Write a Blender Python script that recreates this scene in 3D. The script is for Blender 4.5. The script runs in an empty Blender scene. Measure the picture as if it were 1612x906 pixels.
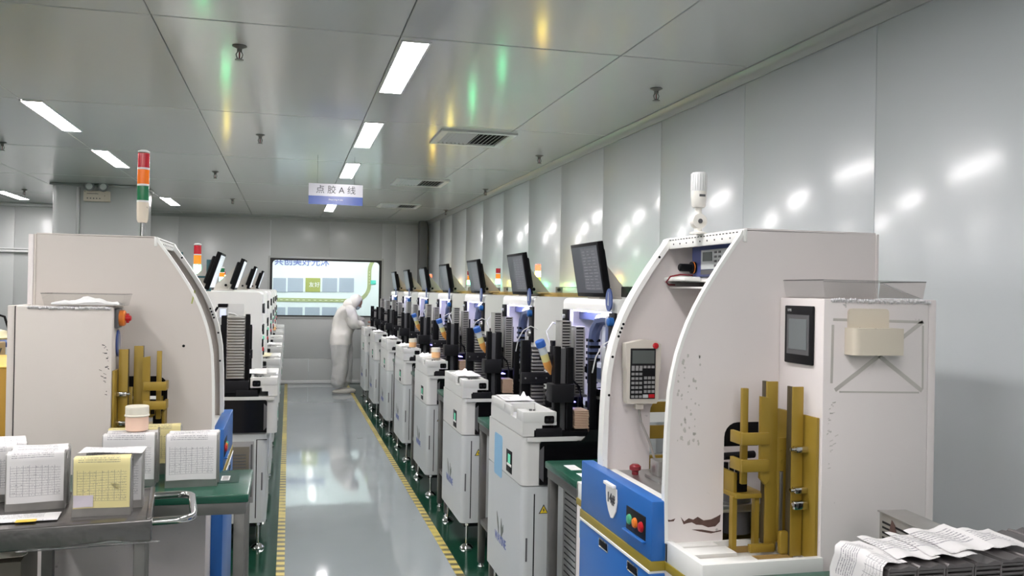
import bpy, bmesh, math, random
from mathutils import Vector, Matrix
R = random.Random(7)
C = bpy.context.scene.collection
PI = math.pi
rad = math.radians

# ------------------------------------------------------------------ materials
MATS = {}
def nodes_of(m):
    m.use_nodes = True
    return m.node_tree.nodes, m.node_tree.links
def mat(name, col, rough=0.5, metal=0.0, spec=0.5, emit=0.0, ecol=None, var=0.0, vscale=8.0,
        bump=0.0, bscale=(20, 20, 20), coat=0.0, spots=None, alpha=None):
    m = bpy.data.materials.new(name); N, L = nodes_of(m)
    b = N['Principled BSDF']
    b.inputs['Base Color'].default_value = (*col, 1)
    b.inputs['Roughness'].default_value = rough
    b.inputs['Metallic'].default_value = metal
    b.inputs['Specular IOR Level'].default_value = spec
    b.inputs['Coat Weight'].default_value = coat
    b.inputs['Coat Roughness'].default_value = 0.15
    if emit:
        b.inputs['Emission Color'].default_value = (*(ecol or col), 1)
        b.inputs['Emission Strength'].default_value = emit
    if var or bump or spots:
        tc = N.new('ShaderNodeTexCoord')
    last = None
    if var:
        n = N.new('ShaderNodeTexNoise'); n.inputs['Scale'].default_value = vscale
        n.inputs['Detail'].default_value = 4
        L.new(tc.outputs['Object'], n.inputs['Vector'])
        mx = N.new('ShaderNodeMix'); mx.data_type = 'RGBA'
        mx.inputs['A'].default_value = (*[max(0, c*(1-var)) for c in col], 1)
        mx.inputs['B'].default_value = (*[min(1, c*(1+var)) for c in col], 1)
        L.new(n.outputs['Fac'], mx.inputs['Factor'])
        last = mx.outputs['Result']
    if spots:                                    # (colour, scale, threshold)
        sc, ss, th = spots
        n = N.new('ShaderNodeTexNoise'); n.inputs['Scale'].default_value = ss; n.inputs['Detail'].default_value = 5
        L.new(tc.outputs['Object'], n.inputs['Vector'])
        r = N.new('ShaderNodeMapRange'); r.inputs['From Min'].default_value = th; r.inputs['From Max'].default_value = th+0.05
        L.new(n.outputs['Fac'], r.inputs['Value'])
        mx = N.new('ShaderNodeMix'); mx.data_type = 'RGBA'
        if last: L.new(last, mx.inputs['A'])
        else: mx.inputs['A'].default_value = (*col, 1)
        mx.inputs['B'].default_value = (*sc, 1)
        L.new(r.outputs['Result'], mx.inputs['Factor'])
        last = mx.outputs['Result']
    if last: L.new(last, b.inputs['Base Color'])
    if bump:
        mp = N.new('ShaderNodeMapping'); mp.inputs['Scale'].default_value = bscale
        n = N.new('ShaderNodeTexNoise'); n.inputs['Scale'].default_value = 1.0; n.inputs['Detail'].default_value = 2
        bp = N.new('ShaderNodeBump'); bp.inputs['Strength'].default_value = 1.0; bp.inputs['Distance'].default_value = bump
        L.new(tc.outputs['Object'], mp.inputs['Vector']); L.new(mp.outputs['Vector'], n.inputs['Vector'])
        L.new(n.outputs['Fac'], bp.inputs['Height']); L.new(bp.outputs['Normal'], b.inputs['Normal'])
    MATS[name] = m
    return m

def clear_mat(name, tint, fac=0.12, rough=0.05):
    m = bpy.data.materials.new(name); N, L = nodes_of(m)
    N.remove(N['Principled BSDF']); out = N['Material Output']
    t = N.new('ShaderNodeBsdfTransparent'); t.inputs['Color'].default_value = (*tint, 1)
    g = N.new('ShaderNodeBsdfGlossy'); g.inputs['Roughness'].default_value = rough
    fr = N.new('ShaderNodeFresnel'); fr.inputs['IOR'].default_value = 1.45
    ad = N.new('ShaderNodeMath'); ad.operation = 'MULTIPLY_ADD'
    ad.inputs[1].default_value = 0.9; ad.inputs[2].default_value = fac
    L.new(fr.outputs['Fac'], ad.inputs[0])
    mx = N.new('ShaderNodeMixShader')
    L.new(ad.outputs[0], mx.inputs['Fac']); L.new(t.outputs[0], mx.inputs[1]); L.new(g.outputs[0], mx.inputs[2])
    L.new(mx.outputs[0], out.inputs['Surface'])
    MATS[name] = m
    return m

def form_mat(name, paper, ink=(0.10, 0.10, 0.13)):
    """printed form: paragraph lines on top and a ruled table beneath (UV space)"""
    m = bpy.data.materials.new(name); N, L = nodes_of(m)
    b = N['Principled BSDF']; b.inputs['Roughness'].default_value = 0.7
    uv = N.new('ShaderNodeTexCoord'); sp = N.new('ShaderNodeSeparateXYZ'); L.new(uv.outputs['UV'], sp.inputs[0])
    def M(op, a, c=None, d=None):
        n = N.new('ShaderNodeMath'); n.operation = op
        for i, v in enumerate((a, c, d)):
            if v is None: continue
            if isinstance(v, (int, float)): n.inputs[i].default_value = v
            else: L.new(v, n.inputs[i])
        return n.outputs[0]
    u, v = sp.outputs['X'], sp.outputs['Y']
    def band(x, lo, hi): return M('MULTIPLY', M('GREATER_THAN', x, lo), M('LESS_THAN', x, hi))
    inx = band(u, 0.06, 0.94)
    # table
    tv = band(v, 0.10, 0.56)
    gu = M('LESS_THAN', M('FRACT', M('MULTIPLY', M('SUBTRACT', u, 0.06), 8/0.88)), 0.07)
    gv = M('LESS_THAN', M('FRACT', M('MULTIPLY', M('SUBTRACT', v, 0.10), 12/0.46)), 0.13)
    grid = M('MULTIPLY', M('MULTIPLY', M('MAXIMUM', gu, gv), M('MULTIPLY', tv, inx)), 0.62)
    # text lines
    xv = band(v, 0.66, 0.90)
    rows = M('MULTIPLY', v, 34.0)
    line = M('LESS_THAN', M('FRACT', rows), 0.42)
    nz = N.new('ShaderNodeTexNoise'); nz.inputs['Scale'].default_value = 1.0; nz.inputs['Detail'].default_value = 1
    cb = N.new('ShaderNodeCombineXYZ'); L.new(M('MULTIPLY', u, 95.0), cb.inputs[0]); L.new(M('MULTIPLY', M('FLOOR', rows), 7.3), cb.inputs[1])
    L.new(cb.outputs[0], nz.inputs['Vector'])
    txt = M('MULTIPLY', M('MULTIPLY', line, M('GREATER_THAN', nz.outputs['Fac'], 0.46)), M('MULTIPLY', xv, band(u, 0.08, 0.82)))
    # entries in a few cells
    rows2 = M('MULTIPLY', v, 26.0)
    ent = M('MULTIPLY', M('MULTIPLY', M('GREATER_THAN', nz.outputs['Fac'], 0.60), line), M('MULTIPLY', tv, inx))
    ink_f = M('MINIMUM', M('MAXIMUM', grid, M('MAXIMUM', M('MULTIPLY', txt, 0.75), M('MULTIPLY', ent, 0.7))), 1.0)
    mx = N.new('ShaderNodeMix'); mx.data_type = 'RGBA'
    mx.inputs['A'].default_value = (*paper, 1); mx.inputs['B'].default_value = (*ink, 1)
    L.new(ink_f, mx.inputs['Factor']); L.new(mx.outputs['Result'], b.inputs['Base Color'])
    MATS[name] = m
    return m

mat('ceiling', (0.60, 0.615, 0.60), 0.15, 0.0, 0.6, bump=0.0006, bscale=(2.2, 1.4, 1))
mat('ceiling_gap', (0.10, 0.10, 0.10), 0.6)
mat('wall', (0.60, 0.635, 0.65), 0.30, 0.0, 0.5, bump=0.0010, bscale=(1.5, 2.4, 4.5), coat=0.55)
mat('wall_back', (0.52, 0.535, 0.525), 0.30, 0.0, 0.5, bump=0.001, bscale=(1.2, 1.7, 1.2))
mat('trim_white', (0.68, 0.69, 0.68), 0.35)
mat('trim_grey', (0.42, 0.43, 0.42), 0.35, 0.3)
mat('column_dark', (0.15, 0.155, 0.15), 0.5)
mat('floor_grey', (0.31, 0.345, 0.36), 0.05, 0, 0.5, var=0.06, vscale=2.5, bump=0.0006, bscale=(3, 3, 3), spots=((0.16, 0.18, 0.19), 3.1, 0.70))
mat('floor_green', (0.008, 0.047, 0.028), 0.14, 0, 0.5, var=0.2, vscale=6, bump=0.001, bscale=(5, 5, 5))
mat('lamp', (0.9, 0.9, 0.9), 0.5, emit=18.0, ecol=(1.0, 0.962, 0.965))
mat('lamp_frame', (0.7, 0.7, 0.7), 0.4)
mat('white', (0.62, 0.625, 0.605), 0.38, 0, 0.5, var=0.025, vscale=3)
mat('hood_white', (0.86, 0.86, 0.83), 0.4, 0, 0.5, var=0.02, vscale=3)
mat('cool_white', (0.54, 0.565, 0.565), 0.35, 0, 0.5, var=0.02, vscale=3)
mat('worn_white', (0.73, 0.68, 0.665), 0.45, 0, 0.4, var=0.03, vscale=2.5, spots=((0.42, 0.40, 0.38), 26, 0.70))
mat('panel_white', (0.59, 0.545, 0.50), 0.5, 0, 0.4, var=0.03, vscale=2)
mat('rim_white', (0.80, 0.80, 0.77), 0.4, spots=((0.3, 0.28, 0.25), 30, 0.72))
mat('rust', (0.10, 0.055, 0.045), 0.8, var=0.4, vscale=60)
mat('tape_stain', (0.50, 0.475, 0.44), 0.6)
mat('blue', (0.018, 0.125, 0.42), 0.35, 0, 0.5)
mat('gold', (0.34, 0.225, 0.03), 0.38, 0.25, 0.5, var=0.12, vscale=12)
mat('gold_stripe', (0.28, 0.21, 0.02), 0.45)
mat('black', (0.004, 0.004, 0.005), 0.14, 0, 0.3)
mat('black_matte', (0.004, 0.004, 0.005), 0.5, 0, 0.10)
mat('camera_display', (0.2, 0.22, 0.3), 0.3, emit=0.25, ecol=(0.75, 0.8, 1.0))
mat('bubble_wrap', (0.62, 0.60, 0.61), 0.28)
mat('charcoal', (0.010, 0.010, 0.012), 0.5, 0, 0.16)
mat('dark_grey', (0.10, 0.10, 0.105), 0.4)
mat('grey', (0.28, 0.28, 0.28), 0.45)
mat('steel', (0.50, 0.50, 0.49), 0.28, 0.9, var=0.15, vscale=9)
mat('chrome', (0.62, 0.61, 0.60), 0.12, 1.0)
mat('dull_steel', (0.20, 0.195, 0.185), 0.42, 0.8, var=0.18, vscale=9)
mat('trolley_steel', (0.20, 0.19, 0.185), 0.26, 0.85, var=0.2, vscale=14, bump=0.002, bscale=(22, 22, 22))
mat('magazine', (0.40, 0.39, 0.37), 0.40, 0.75, var=0.12, vscale=15)
mat('magazine_dark', (0.17, 0.155, 0.155), 0.45, 0.6, var=0.2, vscale=15)
mat('copper', (0.62, 0.44, 0.32), 0.45, 0.2)
mat('gold_shaded', (0.085, 0.068, 0.04), 0.45, 0.4)  # darker copy of the gold, shading put into the colour
mat('green_top', (0.009, 0.080, 0.048), 0.25, 0, 0.5, var=0.15, vscale=5)
mat('green_mat', (0.006, 0.05, 0.033), 0.4)
mat('yellow_box', (0.48, 0.27, 0.02), 0.45)
mat('folder_yellow', (0.62, 0.42, 0.06), 0.6)
mat('paper', (0.78, 0.77, 0.75), 0.7, var=0.03, vscale=30)
mat('tissue', (0.84, 0.84, 0.84), 0.8)
form_mat('form_white', (0.70, 0.685, 0.68))
form_mat('form_yellow', (0.76, 0.67, 0.33))
mat('highlight_yellow', (0.75, 0.50, 0.06), 0.7)
mat('purple_print', (0.66, 0.60, 0.66), 0.7)
mat('jar_plastic', (0.78, 0.74, 0.62), 0.35)
mat('jar_gel', (0.85, 0.60, 0.46), 0.4)
mat('jar_gel_orange', (0.85, 0.50, 0.24), 0.4)
mat('syringe_body', (0.60, 0.66, 0.70), 0.25)
mat('syringe_paste', (0.80, 0.36, 0.08), 0.35)
mat('syringe_mid', (0.72, 0.66, 0.28), 0.35)
mat('cap_blue', (0.03, 0.13, 0.50), 0.4)
mat('tag_blue', (0.05, 0.085, 0.26), 0.35)
mat('film_blue', (0.24, 0.47, 0.68), 0.4)
mat('device_blue', (0.06, 0.085, 0.26), 0.4)
mat('label_grey', (0.50, 0.52, 0.52), 0.5)
mat('lcd', (0.10, 0.115, 0.11), 0.2)
mat('red', (0.50, 0.012, 0.02), 0.35)
mat('red_dark', (0.20, 0.012, 0.02), 0.4)
mat('orange', (0.75, 0.20, 0.02), 0.4)
mat('green_button', (0.08, 0.40, 0.22), 0.4)
mat('beige', (0.68, 0.61, 0.50), 0.5, spots=((0.22, 0.17, 0.13), 38, 0.70))
mat('pendant', (0.62, 0.58, 0.51), 0.5, var=0.06, vscale=20)
mat('cable_grey', (0.30, 0.28, 0.26), 0.5)
mat('sign_blue', (0.035, 0.085, 0.36), 0.18, 0, 0.6)
mat('sign_white', (0.58, 0.58, 0.64), 0.18, 0, 0.6)
mat('ink', (0.05, 0.05, 0.06), 0.6)
mat('ink_blue', (0.12, 0.16, 0.42), 0.6)
mat('ink_white', (0.85, 0.88, 0.92), 0.6)
mat('warn_yellow', (0.80, 0.60, 0.02), 0.5)
mat('logo_grey', (0.13, 0.15, 0.13), 0.5)
mat('gasket', (0.012, 0.012, 0.013), 0.5)
mat('mural_wall', (0.72, 0.80, 0.80), 0.5)
mat('mural_square', (0.36, 0.42, 0.50), 0.5)
mat('mural_green', (0.34, 0.38, 0.10), 0.5)
mat('mural_road', (0.36, 0.42, 0.20), 0.5)
mat('mural_dash', (0.70, 0.74, 0.55), 0.5)
mat('sticker_teal', (0.10, 0.62, 0.50), 0.5)
mat('screen_dark', (0.02, 0.022, 0.028), 0.3, 0, 0.25, emit=0.02, ecol=(0.55, 0.6, 0.7))
mat('screen_mid', (0.03, 0.03, 0.037), 0.3, 0, 0.25, emit=0.035, ecol=(0.6, 0.62, 0.70))
mat('screen_line', (0.05, 0.05, 0.06), 0.3, 0, 0.2, emit=0.08, ecol=(0.7, 0.7, 0.75))
mat('screen_bright', (0.1, 0.1, 0.1), 0.15, emit=0.2, ecol=(0.75, 0.80, 0.90))
mat('hmi_screen', (0.085, 0.09, 0.095), 0.12, emit=0.03, ecol=(0.7, 0.8, 0.8))
mat('led_blue', (0.4, 0.5, 1.0), 0.5, emit=20.0, ecol=(0.66, 0.62, 1.0))
mat('led_green', (0.10, 0.45, 0.30), 0.5, emit=0.10, ecol=(0.25, 1.0, 0.6))
mat('led_violet', (0.3, 0.3, 1), 0.5, emit=2.5, ecol=(0.25, 0.22, 1.0))
mat('inner_white', (0.70, 0.74, 0.82), 0.4)
mat('inner_blue', (0.10, 0.13, 0.24), 0.3)
mat('lens_red', (0.50, 0.015, 0.03), 0.2, coat=0.5)
mat('lens_red_lit', (0.6, 0.03, 0.03), 0.2, emit=1.4, ecol=(1.0, 0.10, 0.04))
mat('lens_orange', (0.75, 0.20, 0.02), 0.2, emit=0.15, ecol=(1, 0.3, 0.03))
mat('lens_orange_lit', (0.62, 0.13, 0.008), 0.2, emit=0.06, ecol=(1, 0.22, 0.01))
mat('lens_yellow_lit', (0.9, 0.7, 0.1), 0.2, emit=12, ecol=(1.0, 0.78, 0.10))
mat('lens_green', (0.01, 0.16, 0.06), 0.2, coat=0.5)
mat('lens_green_lit', (0.1, 0.9, 0.4), 0.2, emit=11, ecol=(0.14, 1.0, 0.42))
mat('lens_yellowgreen', (0.35, 0.5, 0.05), 0.2, emit=0.5, ecol=(0.45, 0.75, 0.08))
mat('alarm_white', (0.80, 0.78, 0.72), 0.3, coat=0.4)
mat('teal_frame', (0.02, 0.11, 0.13), 0.4)
mat('suit', (0.72, 0.70, 0.66), 0.75, var=0.05, vscale=14, bump=0.006, bscale=(22, 22, 12))
mat('suit_grey', (0.58, 0.575, 0.56), 0.7, var=0.06, vscale=14, bump=0.006, bscale=(22, 22, 10))
mat('shoe', (0.66, 0.64, 0.58), 0.6)
mat('skin', (0.42, 0.24, 0.18), 0.6)
mat('skin_dark', (0.05, 0.03, 0.025), 0.5)
mat('mask', (0.50, 0.60, 0.68), 0.7)
mat('cream', (0.75, 0.70, 0.46), 0.4)
mat('olive', (0.14, 0.125, 0.095), 0.6)
mat('wood_brown', (0.32, 0.20, 0.06), 0.55)
mat('blue_strip', (0.02, 0.06, 0.20), 0.5)
clear_mat('acrylic', (0.955, 0.96, 0.955), 0.0)
clear_mat('glass', (0.93, 0.97, 0.96), 0.0)
clear_mat('bubble', (0.93, 0.92, 0.92), 0.10, 0.25)

def stripe_mat():
    m = bpy.data.materials.new('floor_tape'); N, L = nodes_of(m); b = N['Principled BSDF']
    b.inputs['Roughness'].default_value = 0.35
    tc = N.new('ShaderNodeTexCoord'); sp = N.new('ShaderNodeSeparateXYZ'); L.new(tc.outputs['Object'], sp.inputs[0])
    def M(op, a, c=None):
        n = N.new('ShaderNodeMath'); n.operation = op
        for i, v in enumerate((a, c)):
            if v is None: continue
            if isinstance(v, (int, float)): n.inputs[i].default_value = v
            else: L.new(v, n.inputs[i])
        return n.outputs[0]
    f = M('LESS_THAN', M('FRACT', M('ADD', M('MULTIPLY', sp.outputs['Y'], 9.5), M('MULTIPLY', sp.outputs['X'], 1.5))), 0.47)
    nz = N.new('ShaderNodeTexNoise'); nz.inputs['Scale'].default_value = 0.9; nz.inputs['Detail'].default_value = 6
    nz.inputs['Roughness'].default_value = 0.75
    L.new(tc.outputs['Object'], nz.inputs['Vector'])
    wear = N.new('ShaderNodeMapRange'); wear.inputs['From Min'].default_value = 0.58; wear.inputs['From Max'].default_value = 0.50
    wear.inputs['To Min'].default_value = 0.15; wear.inputs['To Max'].default_value = 0.95
    L.new(nz.outputs['Fac'], wear.inputs['Value'])
    mx = N.new('ShaderNodeMix'); mx.data_type = 'RGBA'
    mx.inputs['A'].default_value = (0.58, 0.47, 0.11, 1); mx.inputs['B'].default_value = (0.07, 0.062, 0.03, 1)
    L.new(M('MULTIPLY', f, wear.outputs['Result']), mx.inputs['Factor'])
    L.new(mx.outputs['Result'], b.inputs['Base Color'])
    MATS['floor_tape'] = m
stripe_mat()

# ------------------------------------------------------------------ mesh builder
class MB:
    def __init__(s, sx=1):
        s.v = []; s.f = []; s.m = []; s.uv = {}; s.sx = sx
    def raw(s, vs, fs, mi=0):
        k = len(s.v); s.v += [(a*s.sx, b, c) for a, b, c in vs]
        for f in fs: s.f.append([i+k for i in f]); s.m.append(mi)
        return s
    def box(s, x0, x1, y0, y1, z0, z1, bev=0, mi=0, rot=None, seg=2):
        if x1 < x0: x0, x1 = x1, x0
        if y1 < y0: y0, y1 = y1, y0
        if z1 < z0: z0, z1 = z1, z0
        bev = min(bev, 0.45*min(x1-x0, y1-y0, z1-z0))
        if bev <= 0:
            vs = [(x, y, z) for z in (z0, z1) for y in (y0, y1) for x in (x0, x1)]
            fs = [(0, 2, 3, 1), (4, 5, 7, 6), (0, 1, 5, 4), (2, 6, 7, 3), (0, 4, 6, 2), (1, 3, 7, 5)]
        else:
            bm = bmesh.new(); bmesh.ops.create_cube(bm, size=1)
            for v in bm.verts: v.co = Vector(((x0+x1)/2+v.co.x*(x1-x0), (y0+y1)/2+v.co.y*(y1-y0), (z0+z1)/2+v.co.z*(z1-z0)))
            bmesh.ops.bevel(bm, geom=bm.edges[:], offset=bev, segments=seg, affect='EDGES', profile=0.5)
            bm.verts.index_update()
            vs = [tuple(v.co) for v in bm.verts]; fs = [[v.index for v in f.verts] for f in bm.faces]; bm.free()
        if rot:                                   # (axis, degrees, pivot)
            M = Matrix.Translation(rot[2]) @ Matrix.Rotation(rad(rot[1]), 4, rot[0]) @ Matrix.Translation(-Vector(rot[2]))
            vs = [tuple(M @ Vector(v)) for v in vs]
        return s.raw(vs, fs, mi)
    def prism(s, poly, axis, a, b, mi=0):
        n = len(poly)
        def P(p, t):
            return {'x': (t, p[0], p[1]), 'y': (p[0], t, p[1]), 'z': (p[0], p[1], t)}[axis]
        vs = [P(p, a) for p in poly]+[P(p, b) for p in poly]
        fs = [list(range(n))[::-1], list(range(n, 2*n))]+[(i, (i+1) % n, n+(i+1) % n, n+i) for i in range(n)]
        return s.raw(vs, fs, mi)
    def cyl(s, p0, p1, r0, r1=None, n=16, mi=0):
        r1 = r0 if r1 is None else r1
        p0, p1 = Vector(p0), Vector(p1); d = (p1-p0).normalized()
        u = d.orthogonal().normalized(); w = d.cross(u)
        vs = []
        for p, r in ((p0, r0), (p1, r1)):
            vs += [tuple(p+(u*math.cos(2*PI*i/n)+w*math.sin(2*PI*i/n))*r) for i in range(n)]
        fs = [list(range(n))[::-1], list(range(n, 2*n))]+[(i, (i+1) % n, n+(i+1) % n, n+i) for i in range(n)]
        return s.raw(vs, fs, mi)
    def lathe(s, prof, c=(0, 0, 0), n=20, mi=0, axis='z'):
        vs = []; fs = []
        for r, h in prof:
            for i in range(n):
                a = 2*PI*i/n; x, y = r*math.cos(a), r*math.sin(a)
                p = {'z': (x, y, h), 'x': (h, x, y), 'y': (x, h, y)}[axis]
                vs.append((c[0]+p[0], c[1]+p[1], c[2]+p[2]))
        for j in range(len(prof)-1):
            for i in range(n):
                fs.append((j*n+i, j*n+(i+1) % n, (j+1)*n+(i+1) % n, (j+1)*n+i))
        fs.append(list(range(n))[::-1]); fs.append(list(range((len(prof)-1)*n, len(prof)*n)))
        return s.raw(vs, fs, mi)
    def tube(s, pts, r, n=8, mi=0, flat=None):
        P = [Vector(p) for p in pts]; vs = []; fs = []
        u = None
        for i, p in enumerate(P):
            d = (P[min(i+1, len(P)-1)]-P[max(i-1, 0)]).normalized()
            if u is None: u = d.orthogonal().normalized()
            u = (u-d*u.dot(d)).normalized(); w = d.cross(u)
            for k in range(n):
                a = 2*PI*k/n
                vs.append(tuple(p+u*math.cos(a)*r+w*math.sin(a)*r))
        for i in range(len(P)-1):
            for k in range(n):
                fs.append((i*n+k, i*n+(k+1) % n, (i+1)*n+(k+1) % n, (i+1)*n+k))
        fs.append(list(range(n))[::-1]); fs.append(list(range((len(P)-1)*n, len(P)*n)))
        return s.raw(vs, fs, mi)
    def quad(s, a, b, c, d, mi=0):
        return s.raw([a, b, c, d], [(0, 1, 2, 3)], mi)
    def xform(s, M):
        s.v = [tuple(M @ Vector(v)) for v in s.v]; return s
    def build(s, name, mats, parent=None, angle=35, recalc=True):
        me = bpy.data.meshes.new(name); me.from_pydata(s.v, [], s.f)
        if isinstance(mats, str): mats = [mats]
        for m in mats: me.materials.append(MATS[m])
        me.polygons.foreach_set('material_index', s.m)
        if recalc:
            bm = bmesh.new(); bm.from_mesh(me); bmesh.ops.recalc_face_normals(bm, faces=bm.faces); bm.to_mesh(me); bm.free()
        me.polygons.foreach_set('use_smooth', [True]*len(me.polygons))
        me.set_sharp_from_angle(angle=rad(angle)); me.update()
        o = bpy.data.objects.new(name, me); C.objects.link(o)
        if parent: o.parent = parent
        return o

def tag(o, label, cat, group=None, kind=None):
    o['label'] = label; o['category'] = cat
    if group: o['group'] = group
    if kind: o['kind'] = kind
    return o
def thing(name, label, cat, loc=(0, 0, 0), rz=0, group=None):
    o = bpy.data.objects.new(name, None); C.objects.link(o)
    o.empty_display_size = 0.05
    o.location = loc; o.rotation_euler = (0, 0, rz)
    return tag(o, label, cat, group)
def struct(o): o['kind'] = 'structure'; return o
KIDS = {}
def copy_tree(o, parent=None):
    c = o.copy(); C.objects.link(c)
    if parent: c.parent = parent
    for ch in [x for x in bpy.data.objects if x.parent == o]: copy_tree(ch, c)
    return c
def copy_thing(o, loc, rz=None, label=None):
    c = copy_tree(o); c.location = loc
    if rz is not None: c.rotation_euler = (0, 0, rz)
    if label: c['label'] = label
    return c

def text_mesh(txt, size, name, material, parent=None, M=None, extrude=0.0006, align='CENTER', bold=0.0):
    cu = bpy.data.curves.new(name, 'FONT'); cu.body = txt; cu.size = size; cu.extrude = extrude
    cu.align_x = align; cu.align_y = 'CENTER'; cu.offset = bold; cu.resolution_u = 3
    tmp = bpy.data.objects.new(name+'_tmp', cu); C.objects.link(tmp)
    dg = bpy.context.evaluated_depsgraph_get(); dg.update()
    me = bpy.data.meshes.new_from_object(tmp.evaluated_get(dg))
    bpy.data.objects.remove(tmp); bpy.data.curves.remove(cu)
    me.name = name
    if M: me.transform(M)
    me.materials.clear(); me.materials.append(MATS[material])
    o = bpy.data.objects.new(name, me); C.objects.link(o)
    if parent: o.parent = parent
    return o
def frame_M(origin, right, up):
    r = Vector(right).normalized(); u = Vector(up).normalized(); n = r.cross(u)
    return Matrix(((r.x, u.x, n.x, origin[0]), (r.y, u.y, n.y, origin[1]), (r.z, u.z, n.z, origin[2]), (0, 0, 0, 1)))
def arc(cx, cy, r, a0, a1, n):
    return [(cx+r*math.cos(rad(a0+(a1-a0)*i/n)), cy+r*math.sin(rad(a0+(a1-a0)*i/n))) for i in range(n+1)]
def rrect(x0, x1, y0, y1, r, n=5):
    return arc(x1-r, y1-r, r, 0, 90, n)+arc(x0+r, y1-r, r, 90, 180, n)+arc(x0+r, y0+r, r, 180, 270, n)+arc(x1-r, y0+r, r, 270, 360, n)

# ------------------------------------------------------------------ camera
H = 1.70
yaw, pitch, roll, F = 0.245623, 0.0037984, 0.018, 1400.0
fw = Vector((math.sin(yaw)*math.cos(pitch), math.cos(yaw)*math.cos(pitch), math.sin(pitch)))
r0 = Vector((math.cos(yaw), -math.sin(yaw), 0)); u0 = r0.cross(fw)
rr = math.cos(roll)*r0+math.sin(roll)*u0; uu = -math.sin(roll)*r0+math.cos(roll)*u0
cam = bpy.data.cameras.new('camera'); co = bpy.data.objects.new('camera', cam); C.objects.link(co)
cam.sensor_width = 36; cam.lens = F/1612*36; cam.clip_start = 0.05; cam.clip_end = 100
co.matrix_world = Matrix(((rr.x, uu.x, -fw.x, 0), (rr.y, uu.y, -fw.y, 0), (rr.z, uu.z, -fw.z, H), (0, 0, 0, 1)))
bpy.context.scene.camera = co

# ------------------------------------------------------------------ room
ZC = 2.94; XR = 2.45; YB = 16.2; XL = -7.0; YF = -4.5
b = MB()
b.box(XL, -0.045, YF, YB, -0.1, 0, mi=1).box(-0.045, 1.05, YF, YB, -0.1, 0, mi=0).box(1.05, XR, YF, YB, -0.1, 0, mi=1)
struct(b.build('floor', ['floor_grey', 'floor_green']))
for i, (x0, x1, lab) in enumerate(((-0.045, 0.005, 'yellow and black striped floor tape along the left machine row'),
                                   (1.0, 1.05, 'yellow and black striped floor tape along the right machine row'))):
    o = MB().box(x0, x1, YF+0.5, YB-0.02, 0.0, 0.0012).build('floor_tape', 'floor_tape'); tag(o, lab, 'tape', 'floor tapes')
# ceiling panels
b = MB()
xs = [-0.64+1.15*k for k in range(-6, 4)]; xs = [max(XL, x) for x in xs]; xs[-1] = XR+0.05
ys = [4.37+2.25*k for k in range(-4, 6)]; ys = [YF]+[y for y in ys if YF < y < YB]+[YB+0.1]
for i in range(len(xs)-1):
    for j in range(len(ys)-1):
        if xs[i+1]-xs[i] < 0.02: continue
        b.box(xs[i]+0.002, xs[i+1]-0.002, ys[j]+0.006, ys[j+1]-0.006, ZC, ZC+0.05, 0.003, seg=1)
b.box(XL, XR+0.05, YF, YB+0.1, ZC+0.05, ZC+0.08, mi=1)
struct(b.build('ceiling', ['ceiling', 'ceiling_gap']))
# right wall panels 1.15 m wide
b = MB(); y = 3.354-1.15*7
while y < YB:
    b.box(XR, XR+0.05, max(y, YF)+0.001, min(y+1.15, YB+0.05)-0.001, 0, ZC, 0.004, seg=2); y += 1.15
b.box(XR+0.05, XR+0.07, YF, YB, 0, ZC, mi=1)
struct(b.build('wall_right', ['wall', 'ceiling_gap']))
# cornice along right wall and back wall
prof = [(XR, ZC), (XR-0.055, ZC), (XR-0.055, ZC-0.008), (XR-0.035, ZC-0.02), (XR-0.02, ZC-0.04), (XR-0.012, ZC-0.06), (XR, ZC-0.06)]
struct(MB().prism(prof, 'y', YF, YB).build('trim_1', 'trim_grey'))
pb = [(YB-(XR-x), z) for x, z in prof]
struct(MB().prism(pb, 'x', XL, XR).build('trim_2', 'trim_grey'))
struct(MB().prism([(XR, YB), (XR-0.06, YB), (XR-0.057, YB-0.03), (XR-0.04, YB-0.05), (XR, YB-0.06)], 'z', 0, ZC).build('trim_3', 'trim_white'))
# back wall with window opening
WX0, WX1, WZ0, WZ1 = -0.33, 1.62, 1.185, 2.215
b = MB()
sx_ = [XL, -5.5, -4.35, -3.2, -1.86, WX0, WX1, 1.87, XR]
for i in range(len(sx_)-1):
    x0, x1 = sx_[i]+0.001, sx_[i+1]-0.001
    if sx_[i] == WX0:
        xm = 0.69
        for (p, q) in ((x0, xm-0.001), (xm+0.001, x1)): b.box(p, q, YB, YB+0.05, WZ1, ZC, 0.004)
        b.box(x0, x1, YB, YB+0.05, 0.44, WZ0, 0.004)
        for (p, q) in ((x0, 0.358), (0.362, x1)): b.box(p, q, YB, YB+0.05, 0, 0.436, 0.003)
    else:
        b.box(x0, x1, YB, YB+0.05, 0, ZC, 0.004)
struct(b.build('wall_back', 'wall_back'))
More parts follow.
